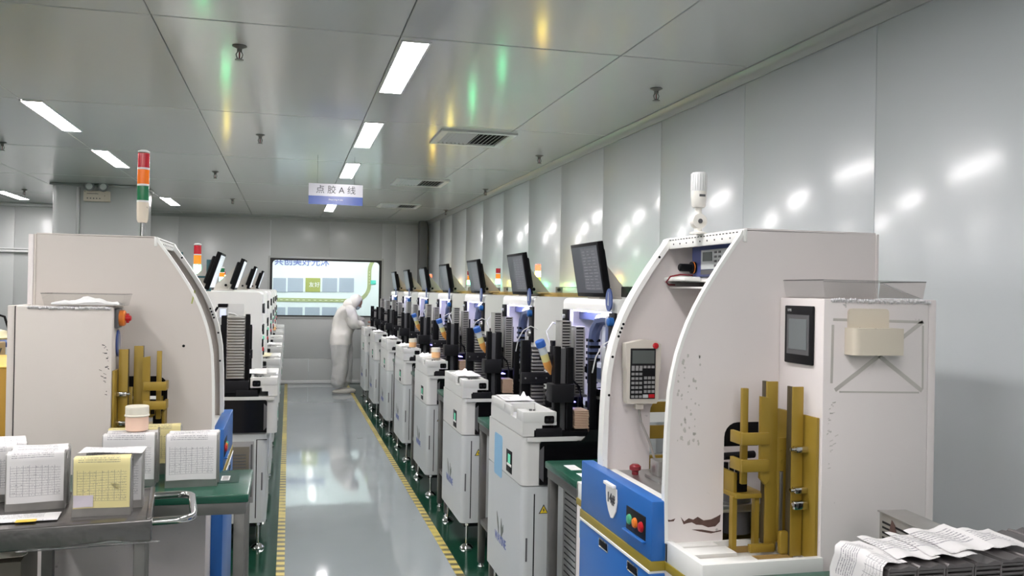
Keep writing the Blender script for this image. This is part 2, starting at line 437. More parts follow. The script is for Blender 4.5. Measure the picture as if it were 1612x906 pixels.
# window frame: outer aluminium, black gasket with rounded inner corners
def ringpoly(b, outer, inner, axis, a, c, mi):
    n = len(outer)
    def P(p, t): return {'x': (t, p[0], p[1]), 'y': (p[0], t, p[1])}[axis]
    vs = [P(p, a) for p in outer]+[P(p, a) for p in inner]+[P(p, c) for p in outer]+[P(p, c) for p in inner]
    fs = []
    for i in range(n):
        j = (i+1) % n
        fs += [(i, j, n+j, n+i), (2*n+i, 3*n+i, 3*n+j, 2*n+j), (i, 2*n+i, 2*n+j, j), (n+i, n+j, 3*n+j, 3*n+i)]
    b.raw(vs, fs, mi)
b = MB()
ringpoly(b, rrect(WX0-0.035, WX1+0.035, WZ0-0.035, WZ1+0.035, 0.004), rrect(WX0, WX1, WZ0, WZ1, 0.004), 'y', YB-0.012, YB+0.06, 0)
ringpoly(b, rrect(WX0, WX1, WZ0, WZ1, 0.004), rrect(WX0+0.04, WX1-0.04, WZ0+0.025, WZ1-0.035, 0.07), 'y', YB-0.008, YB+0.05, 1)
wf = struct(b.build('window_1', ['trim_grey', 'gasket']))
MB().box(WX0+0.02, WX1-0.02, YB+0.018, YB+0.024, WZ0+0.015, WZ1-0.015).build('pane', 'glass', wf)
struct(MB().box(-6.9, 2.3, YB-0.05, YB, 0.0, 0.06, 0.015).build('baseboard_back', 'trim_white'))
struct(MB().box(2.27, 2.40, YB-0.28, YB-0.001, 0, ZC, 0.004).build('trim_4', 'column_dark'))
# left, front walls
struct(MB().box(XL-0.05, XL, YF, YB, 0, ZC).build('wall_left', 'wall_back'))
struct(MB().box(XL, XR, YF-0.05, YF, 0, ZC).build('wall_front', 'wall_back'))
# boxed column at the left with rounded corners and cornice
b = MB(); poly = rrect(-2.86, -1.78, 12.0, 12.6, 0.09, 6); b.prism(poly, 'z', 0, ZC)
struct(b.build('wall_pillar', 'wall_back'))
b = MB(); b.box(-2.88, -1.76, 11.98, 12.62, ZC-0.03, ZC, 0.01); b.cyl((-2.55, 11.985, 0), (-2.55, 11.985, ZC-0.05), 0.022)
struct(b.build('trim_5', 'trim_grey'))
# partition at the far left: wall, header rail, thin post
b = MB()
for x0, x1 in ((-6.9, -5.3), (-5.298, -4.16), (-4.158, -3.42)): b.box(x0, x1, 15.3, 15.36, 0, ZC, 0.004)
struct(b.build('wall_partition', 'wall_back'))
b = MB(); b.box(-6.9, -3.42, 15.25, 15.3, 2.89, ZC, 0.01); b.box(-6.9, -3.45, 15.24, 15.3, 2.17, 2.205, 0.004); b.box(-6.9, -3.45, 15.25, 15.3, 2.215, 2.235, 0.004)
struct(b.build('trim_6', 'trim_white'))
struct(MB().box(-3.44, -3.39, 15.2, 15.36, 0, ZC, 0.01).build('trim_7', 'trim_white'))
# corridor behind the window
b = MB(); b.box(-6, 6, YB+0.3, 18.6, -0.1, 0)
struct(b.build('floor_corridor', 'floor_grey'))
struct(MB().box(-6, 6, YB+0.1, 18.6, 3.3, 3.35).build('ceiling_corridor', 'ceiling'))
struct(MB().box(-6, 6, 18.5, 18.6, 0, 3.3).build('wall_corridor', 'mural_wall'))
struct(MB().box(-6.1, -6, YB+0.1, 18.6, 0, 3.3).box(6, 6.1, YB+0.1, 18.6, 0, 3.3).build('wall_corridor_end', 'mural_wall'))

# ------------------------------------------------------------------ mural on the corridor wall
YM = 18.5
t = thing('mural', 'corridor mural with big blue characters, grey photo squares and a green road', 'mural', (0.6, YM, 1.2))
def MW(x, z): return (x-0.6, z-1.2)
k = YM/16.2
def pm(px, py):                                   # point of the mural wall seen at a pixel of the photo
    d = (px-806)/F*rr+(453-py)/F*uu+fw; s = YM/d.y
    return (d.x*s-0.6, d.z*s+H-1.2)
text_mesh('共创美好光沐', 0.181, 'slogan_text', 'ink_blue', t,
          frame_M((pm(475.5, 410)[0], -0.006, pm(475.5, 412.2)[1]), (1, 0, 0), (0, 0, 1)), 0.004, bold=0.0025)
for i, (x0, x1) in enumerate(((430, 450), (453, 477), (481, 504), (507.5, 530.5), (534, 557))):
    a = pm(x0, 437); c = pm(x1, 459.5)
    o = MB().box(a[0], c[0], -0.008, 0.0, c[1], a[1]).build('picture_panel', 'mural_green' if i == 2 else 'mural_square', t)
    if i == 2:
        o['label'] = 'olive green panel with white characters'
        text_mesh('友好', 0.11, 'panel_text', 'ink_white', o, frame_M(((a[0]+c[0])/2+0.03, -0.012, (a[1]+c[1])/2), (1, 0, 0), (0, 0, 1)), 0.002)
for x0, x1 in ((429, 449), (453, 476), (480, 503), (507, 530)):
    a = pm(x0, 483); c = pm(x1, 500)
    MB().box(a[0], c[0], -0.008, 0.0, c[1]-0.15, a[1]).build('picture_panel', 'mural_square', t)
cen = [pm(410, 469), pm(540, 472.5)]
x0, z0 = cen[0]; x1, z1 = pm(556, 473)
rd = [(x0, z1), (x1, z1)]+[(p[0], p[1]) for p in arc(x1, z1+0.32, 0.32, -90, 0, 8)][1:]
xe = rd[-1][0]; rd += [(xe, z1+0.62)]+arc(xe+0.32, z1+0.62, 0.32, 180, 100, 6)[1:]
def ribbon(pts, w, y0, y1):
    b = MB(); vs = []
    for i, p in enumerate(pts):
        a = Vector(pts[max(i-1, 0)]); c = Vector(pts[min(i+1, len(pts)-1)]); d = (c-a).normalized(); n = Vector((-d.y, d.x))
        for s in (-1, 1):
            q = Vector(p)+n*s*w/2; vs += [(q.x, y0, q.y), (q.x, y1, q.y)]
    fs = [(0, 2, 3, 1), ]
    for i in range(len(pts)-1):
        o = 4*i; fs += [(o, o+2, o+6, o+4), (o+1, o+5, o+7, o+3), (o, o+4, o+5, o+1), (o+2, o+3, o+7, o+6)]
    e = 4*(len(pts)-1); fs.append((e, e+1, e+3, e+2))
    b.raw(vs, fs); return b
road = ribbon(rd, 0.075, -0.008, 0).build('road_stripe', 'mural_road', t)
b = MB()
for i in range(18):
    xx = x0+0.05+i*0.11
    if xx < x1: b.box(xx, xx+0.05, -0.011, -0.008, z1-0.006, z1+0.006)
for i in range(5): b.box(xe-0.005, xe+0.005, -0.011, -0.008, z1+0.34+i*0.06, z1+0.37+i*0.06)
b.build('road_dashes', 'mural_dash', road)
a = pm(586, 444)
MB().box(a[0]-0.035, a[0]+0.075, -0.01, 0, a[1]-0.045, a[1]+0.04, 0.02).build('teal_sticker', 'sticker_teal', t)

# ------------------------------------------------------------------ ceiling fittings
def make_light(loc, label, group='ceiling lights', w=0.13, ln=1.18):
    t = thing('ceiling_light', label, 'ceiling light', loc, 0, group)
    b = MB(); ringpoly_z(b, -w/2-0.012, w/2+0.012, -0.012, ln+0.012, 0.012, -0.006, 0.0)
    b.build('housing', 'lamp_frame', t)
    MB().box(-w/2, w/2, 0, ln, -0.005, 0.0).build('diffuser', 'lamp', t)
    return t
def ringpoly_z(b, x0, x1, y0, y1, w, z0, z1, mi=0):
    b.box(x0, x0+w, y0, y1, z0, z1, mi=mi).box(x1-w, x1, y0, y1, z0, z1, mi=mi).box(x0+w, x1-w, y0, y0+w, z0, z1, mi=mi).box(x0+w, x1-w, y1-w, y1, z0, z1, mi=mi)
ordn = ['nearest', 'second', 'third', 'fourth', 'fifth', 'sixth', 'seventh', 'eighth']
L0 = None
rows = [(4.44+2.25*k) for k in range(-4, 5)]
cnt = {}
for X, nm in ((0.595, 'centre row above the aisle'), (-1.73, 'left row beside the column'), (-3.85, 'far left row')):
    for Y in rows:
        if X == -1.73 and 11 < Y < 12: continue
        vis = {0.595: Y > 4, -1.73: Y > 6, -3.85: Y > 13}[X]
        if vis:
            n = cnt.get(X, 0); cnt[X] = n+1
            if X == 0.595 and Y > 13: lab = 'white rectangular ceiling light right below the hanging sign'
            elif X == -3.85: lab = 'bright ceiling light cut by the left edge of the photo'
            else: lab = '%s white rectangular ceiling light of the %s' % (ordn[n], nm)
        else: lab = 'white rectangular ceiling light behind or beside the camera, out of the photo'
        if L0 is None: L0 = make_light((X, Y, ZC), lab); L0['group'] = 'ceiling lights'
        else: copy_thing(L0, (X, Y, ZC), None, lab)
for X in (-1.5, 0.6, 2.6):
    o = make_light((X, 16.9, 3.3), 'corridor ceiling light behind the window, above the mural', 'corridor lights', 0.3, 1.0)

def make_vent(loc, label, w=0.60, d=0.64):
    t = thing('ceiling_vent', label, 'vent', loc, 0, 'ceiling vents')
    b = MB(); ringpoly_z(b, 0, w, 0, d, 0.055, -0.016, 0.0); b.build('vent_frame', 'trim_white', t)
    MB().box(0.05, w-0.05, 0.05, d-0.05, -0.004, -0.001).build('backing', 'black_matte', t)
    b = MB()
    for i in range(14):
        x = 0.075+i*(w-0.15)/13
        b.box(x-0.014, x+0.014, 0.055, d-0.055, -0.0105, -0.008, rot=('Y', 38 if i < 7 else -38, (x, 0, -0.009)))
    b.build('louvre', 'trim_white', t)
    return t
v0 = make_vent((1.12, 6.76, ZC), 'nearest square louvred air vent in the ceiling right of the aisle')
copy_thing(v0, (1.14, 9.9, ZC), None, 'second louvred air vent, behind the nearest one')
copy_thing(v0, (1.25, 12.85, ZC), None, 'farthest louvred air vent, a thin sliver near the back wall')

def make_sprinkler(loc, label):
    t = thing('fire_sprinkler', label, 'sprinkler', loc, 0, 'fire sprinklers')
    MB().lathe([(0.036, 0.0), (0.038, -0.004), (0.020, -0.012), (0.016, -0.016)]).build('escutcheon', 'dull_steel', t)
    b = MB(); b.lathe([(0.013, -0.012), (0.013, -0.03), (0.009, -0.034)])
    b.tube([(0.010, 0, -0.032), (0.017, 0, -0.045), (0.012, 0, -0.062), (0.003, 0, -0.07)], 0.003, 6)
    b.tube([(-0.010, 0, -0.032), (-0.017, 0, -0.045), (-0.012, 0, -0.062), (-0.003, 0, -0.07)], 0.003, 6)
    b.build('sprinkler_body', 'dull_steel', t)
    MB().cyl((0, 0, -0.034), (0, 0, -0.066), 0.003, n=8).build('bulb', 'red_dark', t)
    MB().lathe([(0.004, -0.066), (0.022, -0.072), (0.022, -0.075), (0.002, -0.076)]).build('deflector', 'dull_steel', t)
    return t
sp = [((-0.27, 4.79), 'large nearest fire sprinkler on the ceiling left of the aisle'),
      ((-0.25, 7.54), 'second fire sprinkler left of the aisle, between ceiling seams'),
      ((-0.80, 10.15), 'third small fire sprinkler left of the aisle'),
      ((-0.80, 13.2), 'fourth tiny fire sprinkler left of the aisle, near the back wall'),
      ((2.13, 5.0), 'nearest fire sprinkler beside the right wall'),
      ((2.19, 7.8), 'second fire sprinkler beside the right wall, right of the vent'),
      ((2.30, 10.6), 'third fire sprinkler beside the right wall'),
      ((2.33, 13.6), 'farthest fire sprinkler beside the right wall'),
      ((-2.49, 8.75), 'fire sprinkler at the left edge of the ceiling'),
      ((-3.45, 13.1), 'tiny fire sprinkler at far left beyond the column')]
s0 = None
for (x, y), lab in sp:
    if s0 is None: s0 = make_sprinkler((x, y, ZC), lab)
    else: copy_thing(s0, (x, y, ZC), None, lab)
# hanging sign
t = thing('hanging_sign', 'white and blue hanging sign with Chinese characters above the aisle', 'sign', (0.41, 8.5, 2.48))
MB().box(-0.25, 0.25, -0.006, 0.006, 0.08, 0.195).build('sign_board', 'sign_white', t)
o = MB().box(-0.25, 0.25, -0.006, 0.006, 0.0, 0.08).build('sign_band', 'sign_blue', t); o['label'] = 'blue lower band'
text_mesh('点 胶 A 线', 0.082, 'sign_text', 'ink', t, frame_M((0, -0.0075, 0.136), (1, 0, 0), (0, 0, 1)), 0.0005)
text_mesh('Dispensing A Line', 0.018, 'small_text', 'ink_white', t, frame_M((0, -0.0075, 0.048), (1, 0, 0), (0, 0, 1)), 0.0004)
MB().cyl((-0.17, 0, 0.19), (-0.17, 0, ZC-2.48), 0.0015, n=6).build('wire', 'dark_grey', t)
MB().cyl((0.17, 0, 0.19), (0.17, 0, ZC-2.48), 0.0015, n=6).build('wire', 'dark_grey', t)
# emergency light on the column
t = thing('emergency_light', 'twin round emergency light with box on the boxed column', 'emergency light', (-2.33, 11.99, 2.72))
MB().box(-0.15, 0.15, -0.07, 0.0, 0, 0.13, 0.008).build('battery_box', 'beige', t)
b = MB()
for i in range(5): b.box(-0.11+i*0.035, -0.095+i*0.035, -0.073, -0.069, 0.03, 0.042)
b.box(-0.11, 0.02, -0.073, -0.069, 0.09, 0.096); b.build('printed_marks', 'dark_grey', t)
for s in (-1, 1):
    c = (s*0.080, -0.045, 0.180)
    o = MB().lathe([(0.02, 0.03), (0.05, 0.0), (0.06, -0.05), (0.055, -0.06), (0.045, -0.055)], c, axis='y').build('lamp_head', 'grey', t)
    MB().lathe([(0.044, -0.052), (0.03, -0.06), (0.004, -0.062)], c, axis='y').build('lens', 'trim_white', o)

def make_tower(loc, label, h, r, lit, group, pole=0.07, base='grey', segs=('red', 'orange', 'green')):
    t = thing('signal_tower', label, 'signal light', loc, 0, group)
    MB().lathe([(r*1.1, 0), (r*1.1, 0.008), (r*0.4, 0.016), (r*0.35, pole)], n=16).build('pole', 'chrome', t)
    hh = h-pole; bh = hh*0.30; sh = (hh-bh)/len(segs)
    MB().lathe([(r*0.75, pole), (r*0.95, pole+0.012), (r, pole+bh*0.6), (r, pole+bh)], n=20).build('base', base, t)
    z = pole+bh
    for k, m in enumerate(lit[::-1]):
        b = MB(); b.lathe([(r, z+sh*0.06), (r*1.01, z+sh*0.5), (r, z+sh*0.94)], n=20)
        b.build('lens', m, t)
        MB().lathe([(r*1.03, z-sh*0.05), (r*1.03, z+sh*0.06)], n=20).build('ring', 'trim_white', t)
        z += sh
    MB().lathe([(r*1.02, z), (r*1.0, z+0.006), (r*0.5, z+0.012)], n=20).build('cap', 'trim_white', t)
    return t
# ------------------------------------------------------------------ arch-shaped unloader machines
ARCH = [(0.0, 0.94), (-0.004, 1.10), (0.0, 1.279), (0.007, 1.40), (0.017, 1.46), (0.030, 1.516), (0.046, 1.565), (0.064, 1.612), (0.086, 1.658),
        (0.111, 1.703), (0.139, 1.748), (0.169, 1.794), (0.201, 1.840), (0.234, 1.885), (0.243, 1.903)]
def unloader(loc, sx, label, box_top, left):
    t = thing('unloader_machine', label, 'machine', loc)
    wht = 'panel_white' if left else 'worn_white'
    def part(name, bld, m, par=None, lab=None, **k):
        o = bld.build(name, m, par or t, **k)
        if lab: o['label'] = lab
        return o
    def B(): return MB(sx)
    # side panels with the stepped opening
    cut = [(0.19, 0.94), (0.19, 1.25)]+arc(0.235, 1.26, 0.045, 180, 90, 5)+[(0.42, 1.305), (0.42, 0.94)]
    outer = ARCH+[(0.72, 1.905), (0.72, 0.17)]
    def panel(y0, y1):
        b = B()
        left_poly = ARCH[:]                       # column in front of the opening, arch above, rear part
        pts = [(0.0, 0.94)]+ARCH[1:]+[(0.72, 1.905), (0.72, 0.94), (0.42, 0.94), (0.42, 1.305)]+arc(0.235, 1.26, 0.045, 90, 180, 5)+[(0.19, 0.94)]
        b.prism(pts, 'y', y0, y1)
        # rim along the curved edge
        return b
    def rim(y0, y1, w=0.013):
        vs = []; b = B()
        n = len(ARCH)
        for i, p in enumerate(ARCH):
            a = Vector(ARCH[max(i-1, 0)]); c = Vector(ARCH[min(i+1, n-1)]); d = (c-a).normalized(); q = Vector((-d.y, d.x))
            for off in (0.004, -w):
                e = Vector(p)+q*off
                vs += [(e.x, y0, e.y), (e.x, y1, e.y)]
        fs = [(0, 2, 3, 1)]
        for i in range(n-1):
            o = 4*i; fs += [(o, o+4, o+5, o+1), (o+2, o+3, o+7, o+6), (o, o+2, o+6, o+4), (o+1, o+5, o+7, o+3)]
        e = 4*(n-1); fs.append((e, e+1, e+3, e+2)); b.raw(vs, fs)
        return b
    near = part('arch_panel', panel(0.0, 0.012), wht, lab='arch panel facing the camera')
    part('panel_rim', rim(-0.002, 0.020, 0.007), 'rim_white', near)
    far = part('arch_panel', panel(0.585, 0.60), 'panel_white' if left else 'worn_white', lab='far arch panel')
    part('panel_rim', rim(0.55, 0.604, 0.014), 'rim_white', far)
    bb = B()
    for (x, z) in ((0.012, 1.47), (0.034, 1.545), (0.040, 1.560), (0.046, 1.575), (0.052, 1.590), (0.19, 1.84), (0.001, 1.0), (0.001, 1.33)):
        bb.cyl((x+0.012, 0.5495, z-0.003), (x+0.012, 0.552, z-0.003), 0.005, n=8)
    part('screw_hole', bb, 'black_matte', far)
    if not left:                                   # scrape of missing paint and dark scuffs at the foot of the near panel
        b = B(); pts = [(0.048, 1.018), (0.06, 1.004), (0.075, 1.013), (0.09, 1.008), (0.105, 1.016), (0.125, 1.004), (0.15, 1.006), (0.17, 1.014), (0.182, 1.020),
                        (0.180, 0.998), (0.165, 0.984), (0.14, 0.982), (0.12, 0.990), (0.10, 0.992), (0.085, 1.0), (0.07, 0.998), (0.058, 0.995)]
        b.prism(pts, 'y', -0.0008, 0.0)
        b.prism([(0.085, 0.978), (0.12, 0.976), (0.16, 0.968), (0.185, 0.972), (0.185, 0.968), (0.15, 0.963), (0.11, 0.971)], 'y', -0.0008, 0)
        b.prism([(0.004, 1.012), (0.015, 1.010), (0.03, 1.014), (0.025, 1.006), (0.008, 1.005)], 'y', -0.0008, 0)
        part('bare_metal_scrape', b, 'rust', near, lab='dark brown scrape in the white paint')
        rs = random.Random(3); b = B()
        for i in range(46):
            z = rs.uniform(1.22, 1.52); x = 0.02+rs.uniform(0.01, 0.085)*(1+0.2*(z-1.2)); r = rs.uniform(0.002, 0.006)
            b.prism([(x+r*math.cos(a)*rs.uniform(.5, 1), z+r*math.sin(a)*rs.uniform(.6, 1.6)) for a in [j*PI/4 for j in range(8)]], 'y', -0.0006, 0)
        part('scuff_mark', b, 'tape_stain', near)['kind'] = 'stuff'
    else:
        b = B(); b.box(0.088, 0.094, -0.0012, 0, 1.62, 1.68, rot=('Y', 12 * sx, (0.09*1, 0, 1.65))); part('green_tape', b, 'mural_green', near)
        b = B(); b.cyl((0.127, -0.003, 1.436), (0.127, 0, 1.436), 0.006, n=10); part('screw_hole', b, 'black_matte', near)
    # cover strip on top with rows of dark dots, roof and rear wall
    b = B(); b.box(0.243, 0.256, -0.004, 0.604, 1.868, 1.908, 0.002); o = part('cover_strip', b, 'rim_white')
    b = B()
    for i in range(26): b.box(0.2415, 0.244, 0.01+i*0.023, 0.02+i*0.023, 1.8985, 1.9015)
    for i in range(11): b.cyl((0.2415, 0.03+i*0.054, 1.884), (0.244, 0.03+i*0.054, 1.884), 0.003, n=8)
    part('printed_dots', b, 'charcoal', o)
    b = B(); b.box(0.256, 0.72, 0.002, 0.598, 1.9055, 1.911); part('roof', b, wht)
    b = B(); b.box(0.69, 0.719, 0.013, 0.584, 0.2, 1.894); part('rear_wall', b, wht)
    b = B(); b.box(0.72, 0.728, -0.004, 0.03, 0.95, 1.906); part('rear_strip', b, wht)
    if left:
        b = B(); b.box(0.729, 0.75, -0.006, 0.6, 0.2, 1.905, 0.003); part('rear_edge', b, 'worn_white')
    # inner shelf with a blue control unit
    b = B(); b.box(0.30, 0.69, 0.03, 0.585, 1.745, 1.762, 0.005); b.box(0.235, 0.30, 0.40, 0.585, 1.748, 1.764, 0.005); b.box(0.26, 0.69, 0.03, 0.585, 1.722, 1.728); part('inner_shelf', b, 'rim_white')
    if not left:
        b = B(); b.box(0.292, 0.60, 0.06, 0.465, 1.764, 1.874, 0.004); u = part('control_unit', b, 'device_blue', lab='blue control unit on the inner shelf')
        b = B(); b.box(0.2895, 0.293, 0.08, 0.385, 1.79, 1.858); part('control_label', b, 'label_grey', u)
        b = B(); b.box(0.2875, 0.290, 0.30, 0.37, 1.818, 1.850)
        part('lcd', b, 'lcd', u)
        b = B()
        for i in range(4):
            for j in range(2): b.box(0.2875, 0.290, 0.265-j*0.03, 0.283-j*0.03, 1.797+i*0.0155, 1.805+i*0.0155, 0.001)
        b.box(0.2885, 0.293, 0.09, 0.385, 1.772, 1.788)
        part('key', b, 'dark_grey', u)
        b = B(); b.lathe([(0.017, 0.294), (0.022, 0.290), (0.022, 0.278), (0.014, 0.276), (0.014, 0.234), (0.010, 0.230)], (0, 0.44, 1.797), axis='x'); part('knob', b, 'black_matte', u)
        b = B(); b.lathe([(0.0225, 0.2845), (0.0225, 0.2815)], (0, 0.44, 1.797), axis='x'); part('knob_ring', b, 'orange', u)
        b = B(); b.tube([(0.29, 0.45, 1.77), (0.25, 0.47, 1.772), (0.225, 0.50, 1.765), (0.222, 0.53, 1.745), (0.24, 0.55, 1.735), (0.27, 0.56, 1.735)], 0.003, 6); part('thin_wire', b, 'red_dark', u)
    # bench inside
    b = B(); b.box(0.04, 0.69, 0.012, 0.585, 1.02, 1.045, 0.003); part('bench_top', b, 'steel' if not left else 'grey')
    # base carcass, ledges and their gold stripe
    b = B(); b.box(0.0, 0.72, -0.25, 0.86, 0.13, 0.858, 0.004); part('base', b, 'worn_white')
    b = B(); b.box(-0.002, 0.722, -0.252, 0.862, 0.858, 0.884, 0.001); part('gold_stripe', b, 'gold_stripe', lab='gold stripe around the base')
    for y0, y1 in ((-0.25, 0.0), (0.60, 0.86)):
        b = B(); b.box(0, 0.38, y0, y0+0.022, 0.884, 0.948, 0.002); b.box(0, 0.022, y0+0.02, y1, 0.884, 0.948, 0.002); b.box(0.0, 0.38, y1-0.012, y1, 0.884, 0.94); b.box(0.02, 0.38, y0+0.02, y1-0.01, 0.884, 0.915)
        lg = part('ledge', b, 'rim_white', lab='white tray ledge of the base')
        if y0 < 0:
            b = B(); b.box(0.03, 0.20, y0+0.035, y0+0.09, 0.916, 0.938, 0.001); b.box(0.03, 0.17, y0+0.12, y0+0.19, 0.916, 0.940, 0.001); b.box(0.03, 0.15, y0+0.2, y0+0.235, 0.916, 0.941, 0.001)
            part('slide_plate', b, 'rim_white', lg)
            b = B(); b.box(0.03, 0.34, y0+0.095, y0+0.108, 0.916, 0.932); b.box(0.03, 0.34, y0+0.193, y0+0.2, 0.916, 0.934); part('slide_rail', b, 'wood_brown', lg)
    # blue front console
    b = B(); b.box(-0.047, 0.0, 0.0, 0.67, 0.886, 1.068, 0.003)
    con = part('console', b, 'blue', lab='blue upper console')
    b = B(); b.box(-0.050, 0.0, -0.002, 0.672, 0.857, 0.886, 0.001); part('console_stripe', b, 'gold_stripe', con)
    b = B(); b.box(-0.053, 0.0, 0.004, 0.668, 0.848, 0.857, 0.001); part('white_edge', b, 'rim_white', con)
    b = B(); b.box(-0.05, 0.0, 0.0, 0.67, 0.12, 0.848, 0.003); dr = part('lower_front', b, 'blue', lab='blue lower front')
    b = B(); b.box(0.0, 0.06, 0.012, 0.585, 1.02, 1.052, 0.008); part('bench_edge', b, 'rim_white')
    for yc in (0.41, 0.14):
        b = B(); b.box(-0.052, -0.048, yc-0.045, yc+0.045, 0.806, 0.838, 0.001); o = part('latch', b, 'chrome', dr)
        b = B(); b.box(-0.0535, -0.051, yc-0.037, yc+0.037, 0.812, 0.834); part('latch_recess', b, 'black_matte', o)
    # three push buttons; a flat dark plate stands for the shade of their recess
    b = B(); b.box(-0.049, -0.046, 0.045, 0.205, 0.935, 1.01, 0.001); o = part('recess_shade', b, 'charcoal', con)
    b = B(); b.box(-0.062, -0.047, 0.04, 0.21, 0.930, 0.936, 0.002); part('recess_lip', b, 'blue', o)
    for yy, m, nm in ((0.172, 'green_button', 'green'), (0.125, 'orange', 'orange'), (0.075, 'red', 'red')):
        b = B(); b.lathe([(0.0165, -0.048), (0.0165, -0.053), (0.0135, -0.0535), (0.0135, -0.057), (0.010, -0.058)], (0, yy, 0.972), axis='x'); q = part('push_button', b, m, o); q['label'] = nm+' push button'
    # shield-shaped number plate
    if not left:
        b = B(); pl = [(0.29, 1.04), (0.285, 1.0), (0.295, 0.965), (0.32, 0.938), (0.34, 0.935), (0.365, 0.955), (0.385, 0.985), (0.392, 1.02), (0.39, 1.048)]
        b.prism([(y, z) for y, z in pl], 'x', -0.052, -0.0485); b.box(-0.062, -0.049, 0.30, 0.392, 1.042, 1.052, 0.001)
        o = part('number_plate', b, 'label_grey', con); o['label'] = 'white shield plate reading 14#'
        o.data.materials[0] = MATS['paper']
        text_mesh('14#', 0.046, 'plate_text', 'ink', o, frame_M((-0.0535, 0.338, 1.0), (0, -1, 0), (0, 0, 1)), 0.0006, bold=0.001)
    # emergency stop, metal block on the bench
    b = B(); b.lathe([(0.012, 1.045), (0.012, 1.058), (0.021, 1.063), (0.021, 1.075), (0.012, 1.082)], (0.10, 0.50, 0)); part('emergency_stop', b, 'red_dark', lab='dark red mushroom button')
    b = B(); b.box(0.14, 0.21, 0.39, 0.46, 1.056, 1.11, 0.003); b.box(0.12, 0.22, 0.33, 0.46, 1.045, 1.056, 0.002); part('metal_block', b, 'steel')
    # control cabinet beside the near panel
    bx0, bx1, by = 0.375, 0.76, -0.24
    b = B(); b.box(bx0, bx1-0.03, by, -0.002, 0.17, box_top, 0.003); cb = part('control_cabinet', b, wht)
    b = B(); b.box(bx1-0.027, bx1, by+0.004, -0.002, 0.17, box_top+0.002, 0.003); part('cabinet_edge', b, wht, cb)
    if left:
        b = B(); b.box(bx1-0.033, bx1-0.027, by+0.001, by+0.012, 0.17, box_top); part('door_gap', b, 'charcoal', cb)
    # gold lift frame on the cabinet side
    b = B(); b.box(bx0-0.010, bx0-0.001, by+0.012, -0.012, 0.93, 1.348, 0.001); gp = part('lift_plate', b, 'gold', lab='gold back plate of the lift')
    def angle_post(x, y, z0, z1, w=0.03, th=0.006, flip=1):
        b = B(); b.box(x, x+w, y, y+th, z0, z1, 0.001); b.box(x, x+th, y+th, y+w*0.9, z0, z1, 0.001, mi=1); return b  # side leg gets the darker gold as painted shading
    part('guide_post', angle_post(0.325, -0.165, 0.93, 1.432, 0.036), ['gold', 'gold_shaded'], gp)
    part('guide_post', angle_post(0.276, -0.105, 0.95, 1.442, 0.036, 0.010), ['gold', 'gold_shaded'], gp)
    b = B(); b.box(0.315, 0.345, -0.10, -0.094, 0.96, 1.27, 0.001); b.cyl((0.33, -0.104, 1.23), (0.33, -0.10, 1.23), 0.004, n=8); b.cyl((0.33, -0.104, 1.20), (0.33, -0.10, 1.20), 0.004, n=8)
    part('carriage_plate', b, 'gold', gp)
    b = B(); b.box(0.322, 0.332, -0.108, -0.10, 0.98, 1.17, 0.001); part('linear_rail', b, 'steel', gp)
    b = B(); b.box(0.30, 0.335, -0.15, -0.13, 0.932, 1.0, 0.006); b.box(0.22, 0.30, -0.12, -0.10, 0.932, 0.955, 0.002); part('foot_bracket', b, 'gold', gp)
    for zz in (1.12, 1.24):
        b = B(); b.box(bx0-0.05, bx0-0.01, -0.19, -0.165, zz, zz+0.018, 0.003); b.cyl((bx0-0.05, -0.178, zz+0.009), (bx0-0.062, -0.178, zz+0.009), 0.006); part('clamp', b, 'chrome', gp)
    b = B(); b.box(bx0-0.06, bx0-0.015, -0.20, -0.175, 1.075, 1.10, 0.004); part('clamp', b, 'chrome', gp)
    # magazine fork
    b = B(); b.box(0.205, 0.225, -0.085, -0.07, 1.13, 1.42, 0.002); fk = part('fork_upright', b, 'gold')
    b = B(); b.prism([(0.245, 1.155), (0.245, 1.40), (0.275, 1.395), (0.275, 1.15), (0.262, 1.135)], 'y', -0.125, -0.112); part('fork_upright', b, 'gold', fk)
    for zz in (1.275, 1.195):
        b = B(); b.box(0.178, 0.268, -0.137, -0.126, zz-0.018, zz+0.018, 0.002, rot=('Y', 6*sx*0, (0.2, 0, zz))); b.box(0.178, 0.19, -0.125, -0.06, zz-0.018, zz+0.018, 0.002); b.cyl((0.245, -0.138, zz), (0.245, -0.13, zz), 0.004, n=8); part('fork_bar', b, 'gold', fk)
    b = B(); b.box(0.192, 0.205, -0.06, 0.06, 1.10, 1.16, 0.002); b.box(0.19, 0.29, -0.08, 0.06, 1.085, 1.10, 0.002); b.box(0.185, 0.20, -0.07, -0.05, 0.93, 1.09); b.box(0.26, 0.275, -0.07, -0.05, 0.93, 1.09); part('fork_table', b, 'gold', fk)
    b = B(); b.box(0.20, 0.24, -0.06, -0.02, 1.10, 1.14, 0.004); b.cyl((0.22, -0.05, 1.14), (0.22, -0.05, 1.16), 0.012); part('sensor', b, 'black_matte', fk)
    # inner motor and dark mechanism seen through the opening
    b = B(); b.cyl((0.27, 0.075, 0.945), (0.27, 0.075, 1.07), 0.05, n=20); mo = part('motor', b, 'dark_grey')
    b = B(); b.box(0.235, 0.285, 0.038, 0.046, 1.005, 1.045); part('type_plate', b, 'label_grey', mo)
    b = B(); b.box(0.21, 0.40, 0.16, 0.19, 1.20, 1.30, 0.003); b.box(0.20, 0.22, 0.10, 0.14, 1.12, 1.29, 0.003); b.cyl((0.24, 0.1, 1.18), (0.36, 0.12, 1.18), 0.012)
    for i in range(5): b.cyl((0.2+i*0.02, 0.08, 1.13), (0.2+i*0.02, 0.08, 1.165), 0.008, n=8)
    part('mechanism', b, 'charcoal')
